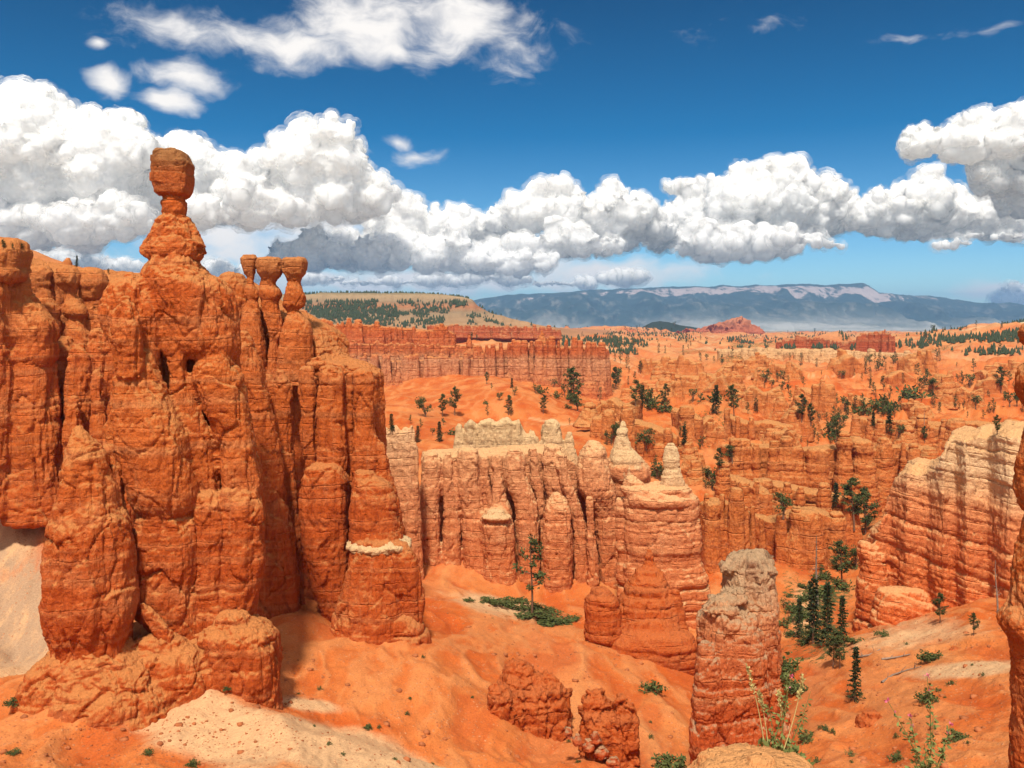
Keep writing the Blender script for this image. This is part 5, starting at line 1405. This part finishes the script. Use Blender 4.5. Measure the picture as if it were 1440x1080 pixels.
class Geo:
    def __init__(self):
        self.V, self.F, self.n = [], [], 0

    def add(self, V, Fc):
        self.V.append(np.asarray(V, float))
        self.F.append(np.asarray(Fc) + self.n)
        self.n += len(V)

    def tube(self, *a, **k):
        self.add(*tube_geo(*a, **k))

    def tuft(self, c, size, rng, n=4, flat=.5, out=None):
        """a spray of needle or leaf blades"""
        for _ in range(n):
            d = np.array([rng.gauss(0, 1), rng.gauss(0, 1), rng.gauss(0, flat)])
            if out is not None:
                d = d * .75 + out
            d /= max(np.linalg.norm(d), 1e-6)
            s = np.cross(d, [rng.gauss(0, 1), rng.gauss(0, 1), rng.gauss(0, 1)])
            s /= max(np.linalg.norm(s), 1e-6)
            L, w = size * rng.uniform(.6, 1.3), size * rng.uniform(.16, .34)
            p = np.array(c) + d * size * .1
            self.add([p - s * w * .5, p + d * L * .55 - s * w, p + d * L, p + d * L * .55 + s * w], [[0, 1, 2, 3]])

    def arr(self):
        return np.concatenate(self.V), np.concatenate(self.F)


def tree_geo(kind, seed, fine):
    """unit tree, one metre tall: (wood, leaves)"""
    rng = random.Random(seed)
    wood, leaf = Geo(), Geo()
    nq = 5 if fine else 3
    lean = np.array([rng.uniform(-.03, .03), rng.uniform(-.03, .03), 0])
    ax = lambda t: lean * t * t + np.array([.012 * math.sin(5 * t + seed), .012 * math.cos(4 * t + seed), t])
    r0 = {'spruce': .018, 'pine': .017, 'sparse': .013, 'round': .045, 'snag': .018, 'shrub': .03}[kind]
    top = .97 if kind != 'round' else .55
    if kind != 'shrub':
        ts = np.linspace(-.04, top, 8)
        wood.tube([ax(max(t, 0)) + [0, 0, min(t, 0)] for t in ts], [r0 * (1 - .92 * max(t, 0) / top) + .002 for t in ts], n=7 if fine else 5)
    if kind == 'spruce':
        nb = 74 if fine else 34
        for i in range(nb):
            t = .08 + .90 * (i / nb) ** .9
            L = (.15 * (1 - t) ** .75 + .018) * rng.uniform(.4, 1.3)
            a = i * 2.4 + rng.uniform(-.4, .4)
            d = np.array([math.cos(a), math.sin(a), -.22 + .5 * t])
            p0 = ax(t)
            if fine:
                wood.tube([p0, p0 + d * L * .8], [.004, .001], n=3)
            m = (5 if L > .1 else 3) if fine else 2
            for j in range(m):
                leaf.tuft(p0 + d * L * (j + 1) / m + [0, 0, -.015 * j / m], .055 if fine else .085, rng, nq, .35, d * .8)
        leaf.tuft(ax(.97), .04, rng, 4, .8, np.array([0, 0, 1.5]))
    elif kind in ('pine', 'sparse'):
        nb = (34 if kind == 'pine' else 12) if fine else (17 if kind == 'pine' else 9)
        t0 = .26 if kind == 'pine' else .34
        for i in range(nb):
            t = t0 + (.95 - t0) * (i + rng.uniform(-.4, .4)) / nb
            L = (.04 + .16 * math.sin(math.pi * min(1, (t - t0) / (1 - t0) * .85 + .22))) * rng.uniform(.45, 1.25) * (1.0 if kind == 'pine' else .8)
            a = rng.uniform(0, 6.28)
            d = np.array([math.cos(a), math.sin(a), rng.uniform(-.1, .45)])
            p0 = ax(t)
            p1, p2 = p0 + d * L * .55, p0 + d * L + [0, 0, L * .2]
            wood.tube([p0, p1, p2], [.007, .005, .002], n=4 if fine else 3)
            for c in ((p2, p1 * .4 + p2 * .6, p1) if fine else (p2, p1)):
                for q in range(3 if fine else 2):
                    leaf.tuft(np.array(c) + [rng.gauss(0, .018), rng.gauss(0, .018), rng.gauss(.008, .012)], .042 if fine else .07, rng, nq if kind == 'sparse' else nq + 1, .6)
        leaf.tuft(ax(.95), .05, rng, 8, .7)
    elif kind == 'round':
        for i in range(9):
            a = rng.uniform(0, 6.28)
            d = np.array([math.cos(a) * rng.uniform(.15, .42), math.sin(a) * rng.uniform(.15, .42), rng.uniform(.35, .85)])
            p0 = ax(rng.uniform(.08, .4))
            wood.tube([p0, (p0 + d) / 2 + [0, 0, .04], d], [.022, .014, .005], n=5)
            for q in range(16 if fine else 6):
                leaf.tuft(d + [rng.gauss(0, .085), rng.gauss(0, .085), rng.gauss(.02, .06)], .085 if fine else .14, rng, nq, .8)
    elif kind == 'snag':
        for i in range(15):
            t = rng.uniform(.3, .92)
            a = rng.uniform(0, 6.28)
            L = .12 * (1.1 - t) * rng.uniform(.4, 1.2)
            d = np.array([math.cos(a), math.sin(a), rng.uniform(-.2, .7)])
            wood.tube([ax(t), ax(t) + d * L * .6, ax(t) + d * L + [0, 0, .02]], [.005, .003, .001], n=4)
    elif kind == 'shrub':
        for i in range(11):
            a, e = rng.uniform(0, 6.28), rng.uniform(.15, 1.4)
            d = np.array([math.cos(a) * math.cos(e), math.sin(a) * math.cos(e), math.sin(e) * .8]) * rng.uniform(.4, .9)
            wood.tube([[0, 0, -.08], d * .5, d * .9], [.02, .012, .005], n=4)
            for q in range(9 if fine else 4):
                leaf.tuft(d * rng.uniform(.55, 1.05) + [rng.gauss(0, .1), rng.gauss(0, .1), rng.gauss(.02, .07)], .17 if fine else .26, rng, nq, .8)
    return wood, leaf


PROTO = {}


def tree_meshes(kind, var, fine):
    key = (kind, var, fine)
    if key not in PROTO:
        wood, leaf = tree_geo(kind, 31 * var + 7, fine)
        out = []
        for nm, g, mt in (('trunk', wood, M_DEADWOOD if kind == 'snag' else M_BARK), ('crown', leaf, {'spruce': M_NEEDLE_DARK, 'pine': M_NEEDLE, 'sparse': M_NEEDLE, 'round': M_NEEDLE, 'shrub': M_LEAF, 'snag': None}[kind])):
            if g.n == 0:
                out.append(None)
                continue
            o = mesh_from(nm, *g.arr(), mt, smooth=(nm == 'trunk'))
            C.objects.unlink(o)
            out.append(o.data)
            bpy.data.objects.remove(o)
        if not fine and out[1] is not None:           # small trees: one mesh
            nv = len(out[0].vertices)
            V = np.empty(nv * 3)
            out[0].vertices.foreach_get('co', V)
            f0 = np.array([p.vertices[:] for p in out[0].polygons])
            Vl, fl = leaf.arr()
            o = mesh_from('small_tree', np.concatenate([V.reshape(-1, 3), Vl]), np.concatenate([f0, fl + nv]), [out[0].materials[0], out[1].materials[0]], smooth=False)
            o.data.polygons.foreach_set('material_index', np.r_[np.zeros(len(f0), np.int32), np.ones(len(fl), np.int32)])
            out = [o.data, None]
            bpy.data.objects.remove(o)
        PROTO[key] = out
    return PROTO[key]


NAMES = {'spruce': ('fir_tree', 'tree'), 'pine': ('pine_tree', 'tree'), 'sparse': ('pine_tree', 'tree'), 'round': ('pinyon_tree', 'tree'), 'snag': ('dead_tree', 'dead tree'), 'shrub': ('shrub', 'shrub')}


def plant(kind, at, h, label, group=None, fine=True, var=None, wide=1.0):
    var = random.randrange(3) if var is None else var
    a, b = tree_meshes(kind, var, fine)
    nm, cat = NAMES[kind]
    if not fine:
        root = bpy.data.objects.new(nm, a)
        C.objects.link(root)
        root.location = at
        root['label'], root['category'] = label, cat
        if group:
            root['group'] = group
    else:
        root = thing(nm, label, cat, at, group)
        for me, pn in ((a, 'stem' if kind == 'shrub' else 'trunk'), (b, 'foliage' if kind == 'shrub' else 'crown')):
            if me is not None:
                o = bpy.data.objects.new(pn, me)
                C.objects.link(o)
                o.parent = root
    root.scale = (h * wide, h * wide, h)
    root.rotation_euler = (0, 0, random.uniform(0, 6.28))
    return root


def seen(px, py):
    """what stands at a photo pixel: (object name, place, normal)"""
    d = Vector(((px - CX) / FOC, 1, (HY - py) / FOC)).normalized()
    ok, loc, nrm, _, ob, _ = SC.ray_cast(_dg, Vector((0, 0, 0)), d)
    return (ob.name, loc, nrm) if ok else (None, None, None)


def build_basin():
    """many low hoodoo ridges crowd the basin; a handful are modelled and stand again elsewhere, turned and scaled"""
    global _dg
    bpy.context.view_layer.update()
    _dg = bpy.context.evaluated_depsgraph_get()
    rng = random.Random(23)
    spots = []
    for _ in range(4000):
        x = rng.uniform(850, 1445)
        y = 500 + 190 * rng.random() ** .75
        nm, loc, nrm = seen(x, y)
        if nm != 'ground' or not 215 < loc.y < 520:
            continue
        if vnoise(np.array([[loc.x / 55, loc.y / 55, 7.7]], np.float32))[0] < -.1:
            continue
        if all((loc - q).length > 19 + loc.y * .022 for q in spots):
            spots.append(loc.copy())
        if len(spots) >= 80:
            break
    lab = 'low weathered orange hoodoo ridge, one of many crowding the basin at the right'
    protos = []
    for k in range(6):
        w, n = rng.uniform(12, 17), rng.randint(3, 5)
        h = rng.uniform(24, 40)
        path = [(1000 + i * w * .9, 600 - h * rng.uniform(.65, 1.15), 600, 300 + rng.uniform(-5, 5)) for i in range(n)]
        path[0] = (path[0][0], 600 - h * .45, 600, path[0][3])
        path[-1] = (path[-1][0], 600 - h * .4, 600, path[-1][3])
        protos.append(wall('hoodoo_ridge', lab, 'rock ridge', path, w, M_MID, 70 + k, 'hoodoo ridges of the basin', style=('lumpy', 'layered', 'pillar')[k % 3], jag=.3, batter=.45, amp=.26, res=1.7))
    for i, loc in enumerate(spots):
        src = protos[i % 6]
        if i < 6:
            o = src
        else:
            o = src.copy()
            C.objects.link(o)
            for ch in src.children:
                c = ch.copy()
                C.objects.link(c)
                c.parent = o
        sc = rng.uniform(.65, 1.25) * (.6 + loc.y / 700)
        o.location = loc - Vector((0, 0, .8))
        o.rotation_euler = (0, 0, rng.uniform(-.9, .9) + (math.pi if rng.random() < .3 else 0))
        o.scale = (sc * rng.uniform(.9, 1.3), sc, sc * rng.uniform(.75, 1.2))


build_basin()
bpy.context.view_layer.update()
_dg = bpy.context.evaluated_depsgraph_get()


def put(kind, px, py, hpx, label, **k):
    nm, loc, nrm = seen(px, py)
    if nm is None:
        print('no ground at', px, py)
        return None
    Y = loc.y
    return plant(kind, loc - Vector((0, 0, .02 * hpx * Y / FOC)), hpx * Y / FOC, label, **k)


def build_trees():
    # the trees one can point to
    L = [
        ('sparse', 747, 868, 122, 'tall thin pine with bare lower trunk, alone below the pink wall'),
        ('spruce', 618, 621, 29, 'small dark cone shaped fir on bare orange ground behind the cream fin'), ('spruce', 551, 606, 25, 'dark little fir at the left foot of the near orange dune'), ('spruce', 587, 622, 24, 'narrow dark fir beside the small cream pillars'),
        ('round', 598, 586, 28, 'broad dark bushy tree at the foot of the orange dunes'), ('pine', 622, 586, 34, 'tall pine in the clump at the foot of the orange dunes'), ('pine', 640, 584, 42, 'tallest thin pine on the orange dunes left of the path'),
        ('pine', 715, 584, 30, 'straight pine standing free in the middle of the orange dunes'), ('round', 702, 563, 12, 'round dark bush high on the orange dunes'), ('pine', 764, 582, 28, 'small pine on the dune just above the pale path'),
        ('spruce', 720, 545, 14, 'little fir at the foot of the long red cliff'), ('pine', 684, 540, 18, 'dark pine in a cleft of the long red cliff'),
        ('pine', 808, 570, 56, 'big dark pine in front of the pale rock cone'), ('round', 812, 578, 26, 'dark bushy tree at the foot of the big pine by the rock cone'),
        ('pine', 866, 548, 34, 'flat topped pine on the edge of the orange plain'), ('pine', 894, 572, 40, 'leaning pine of the pair above the rounded orange fin'), ('spruce', 903, 574, 34, 'narrow fir of the pair above the rounded orange fin'),
        ('pine', 936, 572, 34, 'open crowned pine at the head of the dark gully'), ('spruce', 1006, 582, 42, 'broad dark fir at the top of the dark gully'), ('pine', 1032, 585, 46, 'tall two tiered pine right of the broad dark fir'),
        ('round', 860, 624, 30, 'bushy green tree behind the left shoulder of the white steeple'), ('round', 908, 632, 32, 'bushy green tree just right of the white steeple'), ('spruce', 962, 626, 28, 'small fir behind the chimney block'),
        ('pine', 1012, 664, 36, 'dark pine on the lip left of the orange spur'), ('round', 1030, 650, 26, 'bushy tree in the notch above the orange spur'), ('round', 1002, 690, 34, 'dark bushy tree low in the notch left of the orange spur'),
        ('round', 1102, 728, 36, 'flat crowned pine perched on the ledge above the orange bastion'),
        ('pine', 1200, 742, 74, 'tall pine, higher of the twin pines in the upper gulch'), ('pine', 1216, 752, 70, 'slimmer pine, right of the twin pines in the upper gulch'), ('spruce', 1176, 712, 34, 'dark fir against the buttressed cliff above the twin pines'),
        ('pine', 1184, 820, 62, 'dense pine at the right foot of the orange bastion'), ('round', 1204, 800, 34, 'dark bushy tree between bastion and banded cliff'),
        ('snag', 1149, 852, 104, 'tall bare dead trunk rising out of the gulch firs'), ('spruce', 1143, 905, 96, 'tallest dark fir in the bottom of the gulch'), ('spruce', 1163, 908, 92, 'narrow dark fir right of the tallest one in the gulch'), ('spruce', 1184, 906, 70, 'smaller dark fir at the right of the gulch group'), ('spruce', 1124, 898, 58, 'short dark fir at the left of the gulch group'),
        ('pine', 1172, 938, 56, 'thin trunked pine at the top of the right slope'), ('pine', 1181, 940, 48, 'second thin trunked pine at the top of the right slope, shorter'),
        ('spruce', 1203, 986, 78, 'grey green fir alone on the sandy right slope'), ('pine', 1322, 876, 44, 'dark wind bent pine at the foot of the banded cliff'), ('pine', 1369, 894, 34, 'small ragged pine on the slope right of the bent pine'), ('snag', 1402, 862, 78, 'bare grey snag leaning in front of the banded cliff'),
        ('spruce', 108, 375, 16, 'lone little fir on the skyline slope at upper left'), ('pine', 152, 386, 9, 'tiny flat pine on the skyline at the end of the upper left slope'), ('pine', 5, 351, 15, 'leftmost small pine on the cliff rim at upper left'), ('pine', 18, 351, 9, 'smallest of the three pines on the cliff rim at upper left'), ('pine', 31, 351, 9, 'right hand pine of three on the cliff rim at upper left'),
        ('round', 1312, 552, 22, 'broad dark bush on the low ridge below the cream hill'), ('pine', 1408, 552, 38, 'large dark pine near the right edge, above the far bluff'), ('spruce', 1228, 600, 22, 'dense dark fir on the left of the trio over the bluff'), ('spruce', 1250, 610, 36, 'tall fir of the trio over the bluff'), ('round', 1264, 614, 18, 'low round tree of the trio over the bluff'),
        ('pine', 1176, 622, 34, 'pine standing out against the sunlit orange hill'), ('pine', 1128, 592, 40, 'tall dark pine between the stubby towers'), ('pine', 1140, 600, 34, 'leaning dark pine right of the stubby towers'), ('snag', 1300, 596, 20, 'bare pole of a dead tree on the bluff'),
        ('pine', 1402, 612, 30, 'pine behind the cream crest of the banded cliff'), ('pine', 1300, 622, 24, 'thin pine at the lip of the orange shelf'),
    ]
    for kind, x, y, h, lab in L:
        put(kind, x, y, h, lab, wide=.74 if kind == 'spruce' and h > 50 else (1.15 if kind == 'pine' and h > 50 else 1.0))
    S = [(700, 850, 13, 2.2), (722, 856, 16, 2.2), (742, 866, 15, 2.4), (765, 872, 17, 2.2), (786, 878, 15, 2.2), (752, 856, 12, 2.0), (684, 845, 9, 2.0), (806, 872, 9, 2.0), (776, 862, 10, 2.2), (658, 846, 8, 1.6), (735, 846, 10, 2.2), (712, 846, 10, 2.2), (770, 880, 14, 2.2)]
    for i, (x, y, h, w) in enumerate(S):
        put('shrub', x, y, h, 'low spreading juniper in the dark green patch around the lone tall pine', group='junipers around the lone pine', wide=w)
    S = [(920, 974, 26, 'dark round bush in the middle of the orange slope left of the grey capped tower'), (945, 1082, 34, 'large dark bush cut by the bottom edge, left of the grey capped tower'), (1133, 1042, 20, 'round dark bush on the sand right of the grey capped tower'),
         (1158, 1026, 9, 'tiny round bush just right of the round dark one'), (1308, 930, 24, 'brown green bush with bare twigs high on the right slope'), (1344, 1040, 22, 'flat dark bush low on the right slope'), (1306, 986, 22, 'dark bush by the pale sand streak on the right slope'), (1262, 1070, 16, 'small dark bush below the tilted boulder'),
         (317, 970, 9, 'small green tuft on the cream mound under the hammer'), (208, 1060, 11, 'green tuft at the bottom edge under the hammer'), (270, 1076, 14, 'brighter green tuft right of the one at the bottom edge'), (20, 1060, 12, 'sparse green tuft at bottom left corner'), (20, 990, 16, 'grey green scrub at the left edge below the white slope'),
         (519, 1024, 10, 'single small dark bush on the red slope below the fin'), (1200, 905, 15, 'bush at the upper corner of the right slope'), (1240, 895, 12, 'bush at the foot of the banded cliff'), (1100, 950, 38, 'tall dark bush behind the grey capped tower'), (1118, 975, 26, 'smaller dark bush behind the grey capped tower')]
    for x, y, h, lab in S:
        put('shrub', x, y, h, lab, wide=1.15)
    # gulch thicket
    for i in range(46):
        u = random.random()
        x, y = 1105 + 110 * u + random.uniform(-26, 26), 905 - 190 * u + random.uniform(-18, 24)
        nm, loc, nrm = seen(x, y)
        if nm == 'ground':
            plant(random.choice(['shrub', 'shrub', 'shrub', 'round']), loc, random.uniform(7, 18) * loc.y / FOC, 'dark bush crowded in the shady gulch below the banded cliff', group='thicket in the gulch', fine=i < 24, wide=1.2)
    # scattered over the badlands
    groups = [
        (95, 'small dark pine scattered over the orange plain beyond the gullies', 'pines scattered over the plain', (850, 1440, 495, 560), (6, 22), ('pine', 'spruce', 'round', 'pine')),
        (115, 'little pine or bush among the ridges and fins at the right', 'pines among the badland ridges', (830, 1440, 560, 690), (9, 26), ('pine', 'pine', 'round', 'spruce', 'shrub')),
        (22, 'small tree dotted over the orange dunes before the long red cliff', 'trees on the orange dunes', (535, 840, 535, 625), (8, 20), ('pine', 'shrub', 'round')),
        (60, 'tiny dark tree on the pale hills near the horizon', 'trees on the far pale hills', (800, 1440, 455, 495), (4, 10), ('round', 'pine', 'spruce')),
        (24, 'small bush or tree on ledges between the white cliff and the mesa', 'trees below the mesa', (430, 800, 440, 500), (5, 14), ('round', 'pine')),
        (16, 'tiny dark tuft on the red slope between fin and gully', 'tufts on the red slope', (400, 960, 900, 1075), (4, 8), ('shrub',)),
        (16, 'tiny dry tuft on the sandy right slope', 'tufts on the right slope', (1150, 1400, 900, 1075), (4, 10), ('shrub',)),
    ]
    for n, lab, grp, (x0, x1, y0, y1), (h0, h1), kinds in groups:
        k = tries = 0
        while k < n and tries < n * 12:
            tries += 1
            x, y = random.uniform(x0, x1), random.uniform(y0, y1)
            nm, loc, nrm = seen(x, y)
            if nm is None or nrm.z < .55 or not (nm.startswith('ground') or nm.startswith('hill')):
                continue
            if vnoise(np.array([[loc.x / 38, loc.y / 60, 3.3]], np.float32))[0] < random.uniform(-.6, .35):
                continue
            plant(random.choice(kinds), loc, random.uniform(h0, h1) * loc.y / FOC, lab, group=grp, fine=False, wide=random.uniform(.75, 1.05))
            k += 1


build_trees()


def build_forest():
    """woods too dense and far to count: brow and slope of the mesa, hollows of the far hills"""
    rng = random.Random(4)
    g = Geo()
    def cone(p, h):
        r = h * rng.uniform(.22, .36)
        a = rng.uniform(0, 6.28)
        ring = [[p[0] + r * math.cos(a + i * 1.2566), p[1] + r * math.sin(a + i * 1.2566), p[2] + h * .12] for i in range(5)]
        m = [[p[0] + r * .55 * math.cos(a + .6 + i * 1.2566), p[1] + r * .55 * math.sin(a + .6 + i * 1.2566), p[2] + h * .6] for i in range(5)]
        t = [[p[0] + r * .1 * math.cos(a + i * 1.2566), p[1] + r * .1 * math.sin(a + i * 1.2566), p[2] + h] for i in range(5)]
        q = [[i, (i + 1) % 5, 5 + (i + 1) % 5, 5 + i] for i in range(5)] + [[5 + i, 5 + (i + 1) % 5, 10 + (i + 1) % 5, 10 + i] for i in range(5)]
        g.add(np.array(ring + m + t), q)
    def strew(n, x0, x1, y0, y1, names, h0, h1, clump, thr):
        k = tries = 0
        while k < n and tries < n * 9:
            tries += 1
            nm, loc, nrm = seen(rng.uniform(x0, x1), rng.uniform(y0, y1))
            if nm is None or not nm.startswith(names) or nrm.z < .25:
                continue
            if vnoise(np.array([[loc.x / clump, loc.z / clump * 2, loc.y / clump]], np.float32))[0] + rng.uniform(-.3, .3) < thr:
                continue
            cone(loc, rng.uniform(h0, h1))
            k += 1
    strew(1500, 425, 790, 424, 462, ('mesa',), 2.5, 7, 30, .10)
    strew(380, 425, 560, 430, 452, ('mesa',), 3, 8, 50, .0)
    strew(1500, 790, 1440, 452, 500, ('ground',), 2, 5.5, 90, .16)
    strew(160, 1180, 1440, 455, 500, ('hill',), 2, 5, 60, .1)
    for i in range(420):                     # trees along the brow, seen against the sky
        x = rng.uniform(425, 660)
        row = float(np.interp(x, [425, 460, 520, 575, 620, 648, 664], [414, 412.5, 412, 413, 415, 418, 421]))
        p = W(x, row + .6, 1500 + 60 + rng.uniform(0, 40))
        cone(p, rng.uniform(2, 6))
    for i in range(160):                     # and along the cream hill at the right
        x = rng.uniform(1335, 1445)
        row = float(np.interp(x, [1335, 1356, 1378, 1400, 1428, 1450], [467, 463, 466, 460, 455, 450]))
        cone(W(x, row + 1.5, 1122 + rng.uniform(0, 12)), rng.uniform(3, 7))
    V, Fc = g.arr()
    o = mesh_from('forest', V, Fc, M_FOREST, smooth=False)
    o['kind'] = 'stuff'
    tag(o, 'dark conifer woods on the mesa brow and far hills', 'woods')


M_FOREST = simple_mat('far_conifers', (.040, .052, .026), var=.2, scale=.05)
build_forest()


def build_stones():
    """loose stones and grit strewn over the near slopes"""
    rng = random.Random(9)
    sv, sf = ico(1)
    g = Geo()
    n = 0
    while n < 5600:
        r = rng.random()
        if r < .35:
            x, y = rng.uniform(400, 960), rng.uniform(860, 1079)
        elif r < .62:
            x, y = rng.uniform(1120, 1410), rng.uniform(860, 1079)
        elif r < .85:
            x, y = rng.uniform(0, 420), rng.uniform(930, 1079)
        else:
            x, y = rng.uniform(640, 1000), rng.uniform(830, 1000)
        nm, loc, nrm = seen(x, y)
        n += 1
        if nm != 'ground':
            continue
        c = vnoise(np.array([[loc.x / 6, loc.y / 6, 9.1]], np.float32))[0]
        if c < rng.uniform(-.5, .4):
            continue
        s = .034 * rng.paretovariate(2.0)
        s = min(s, .34)
        d = np.array([[rng.uniform(.6, 1.25) for _ in range(3)] for _ in range(len(sv))])
        g.add(sv * d * np.array([1.2, 1, .75]) * s + np.array(loc), sf)
    V, Fc = g.arr()
    o = mesh_from('rubble', V, Fc, M_STONE, smooth=False)
    o['kind'] = 'stuff'
    tag(o, 'loose red and tan stones strewn over the near slopes', 'stones')


M_STONE = simple_mat('loose_stone', (.36, .115, .04), var=.35, scale=1.5)
build_stones()


def build_branches():
    for pts, lab in (([(1205, 925), (1222, 922), (1238, 914)], 'grey fallen log on the right slope, nearest the thin pines'), ([(1240, 928), (1262, 925), (1280, 921)], 'short fallen branch right of the grey log'), ([(1240, 961), (1256, 950), (1276, 943), (1296, 938)], 'long curved dry branch lying below the grey topped rock')):
        P3 = []
        for x, y in pts:
            nm, loc, nrm = seen(x, y)
            if nm:
                P3.append(np.array(loc) + [0, 0, .08])
        if len(P3) < 2:
            continue
        base = P3[0].copy()
        g = Geo()
        g.tube([p - base for p in P3], [.13, .09, .06, .03][:len(P3)], n=7)
        for k in range(4):
            i = random.randrange(len(P3) - 1)
            p = (P3[i] + P3[i + 1]) / 2 - base
            g.tube([p, p + np.array([random.uniform(-.6, .6), random.uniform(-.4, .2), random.uniform(.2, .8)])], [.04, .012], n=5)
        o = mesh_from('fallen_branch', *g.arr(), M_DEADWOOD, loc=tuple(base))
        tag(o, lab, 'branch')


build_branches()


def weed(at, stems, label, flower):
    """tall weeds: (tip offset x px, height px, bend) at the depth of the plant"""
    rng = random.Random(len(stems) * 5 + int(at[0] * 10))
    Y = at[1]
    u = Y / FOC
    root = thing('wild_weed', label, 'weed', tuple(float(v) for v in at))
    for dx, h, kind in stems:
        st, lf, fl = Geo(), Geo(), Geo()
        x0 = rng.uniform(-12, 12) * u
        d = np.array([dx * u - x0, rng.uniform(-.04, .04), h * u])
        pts = [np.array([x0, 0, 0]) + d * t + np.array([math.sin(t * 2.6) * 5 * u, 0, 0]) for t in np.linspace(0, 1, 7)]
        st.tube(pts, np.linspace(.9, .35, 7) * u * (1.1 if kind != 'leafy' else .9), n=5)
        if kind == 'plume':
            for k in range(46):
                t = rng.uniform(.72, 1.0)
                p = np.array([x0, 0, 0]) + d * t + np.array([math.sin(t * 2.6) * 5 * u, 0, 0])
                fl.tuft(p, 5.0 * u, rng, 2, 1.2, np.array([0, 0, .9]))
        if kind in ('leafy', 'flower'):
            for k in range(26):
                t = rng.uniform(.1, .95)
                p = np.array([x0, 0, 0]) + d * t + np.array([math.sin(t * 2.6) * 5 * u, 0, 0])
                lf.tuft(p, 7.5 * u, rng, 2, .6)
        if kind == 'flower':
            for t, k in ((1.0, 12), (.86, 5)):
                fl.tuft(np.array([x0 + math.sin(t * 2.6) * 5 * u, 0, 0]) + d * t, 4.5 * u, rng, k, .9, np.array([0, 0, .7]))
        for nm, g, m in (('stem', st, M_STEM if kind == 'plume' else M_GREEN), ('foliage', lf, M_GREEN), ('flower', fl, M_STEM if kind == 'plume' else M_FLOWER)):
            if g.n:
                o = mesh_from(nm, *g.arr(), m, root, smooth=False)
                if nm == 'flower' and kind == 'flower':
                    o['label'] = 'small pink thistle head'
    lf = Geo()
    for k in range(130):
        a = rng.uniform(-1, 1)
        p = np.array([a * 42 * u, rng.uniform(-.06, .06), rng.uniform(-6, 26) * u * (1.1 - abs(a))])
        lf.tuft(p, 12 * u, rng, 2, .7, np.array([a * .6, 0, .6]))
    mesh_from('basal_foliage', *lf.arr(), M_GREEN, root, smooth=False)
    return root


weed(W(1088, 1072, 5.25), [(-38, 132, 'plume'), (-22, 96, 'plume'), (14, 132, 'leafy'), (40, 120, 'plume'), (24, 118, 'flower'), (-10, 80, 'leafy'), (6, 96, 'plume'), (52, 96, 'leafy')], 'tall dry grass and green weed on the sandy ledge at bottom right of centre', 0)
weed(W(1300, 1110, 4.2), [(-58, 128, 'flower'), (0, 160, 'flower'), (-20, 100, 'flower'), (34, 90, 'flower'), (8, 110, 'leafy'), (-8, 70, 'leafy'), (22, 60, 'leafy')], 'leafy thistle with pink flower heads rising from the bottom edge at right', 1)


# ---------------------------------------------------------------- air: thin haze over the whole country
def build_haze():
    V = [(x, y, z) for x in (-26000, 26000) for y in (-60, 24800) for z in (-900, 520)]
    Fq = [[0, 1, 3, 2], [4, 6, 7, 5], [0, 4, 5, 1], [2, 3, 7, 6], [0, 2, 6, 4], [1, 5, 7, 3]]
    m = bpy.data.materials.new('air')
    m.use_nodes = True
    t = NT(m.node_tree)
    m.node_tree.nodes.clear()
    pv = t.n('ShaderNodeVolumePrincipled', ins={'Color': (.34, .61, 1.0, 1), 'Density': HAZE, 'Anisotropy': .1})
    t.set(t.n('ShaderNodeOutputMaterial').inputs['Volume'], pv.outputs[0])
    o = mesh_from('haze', V, Fq, m, smooth=False)
    o['kind'] = 'stuff'
    tag(o, 'thin blue air over the whole canyon country', 'haze')


HAZE = 5.6e-5
build_haze()
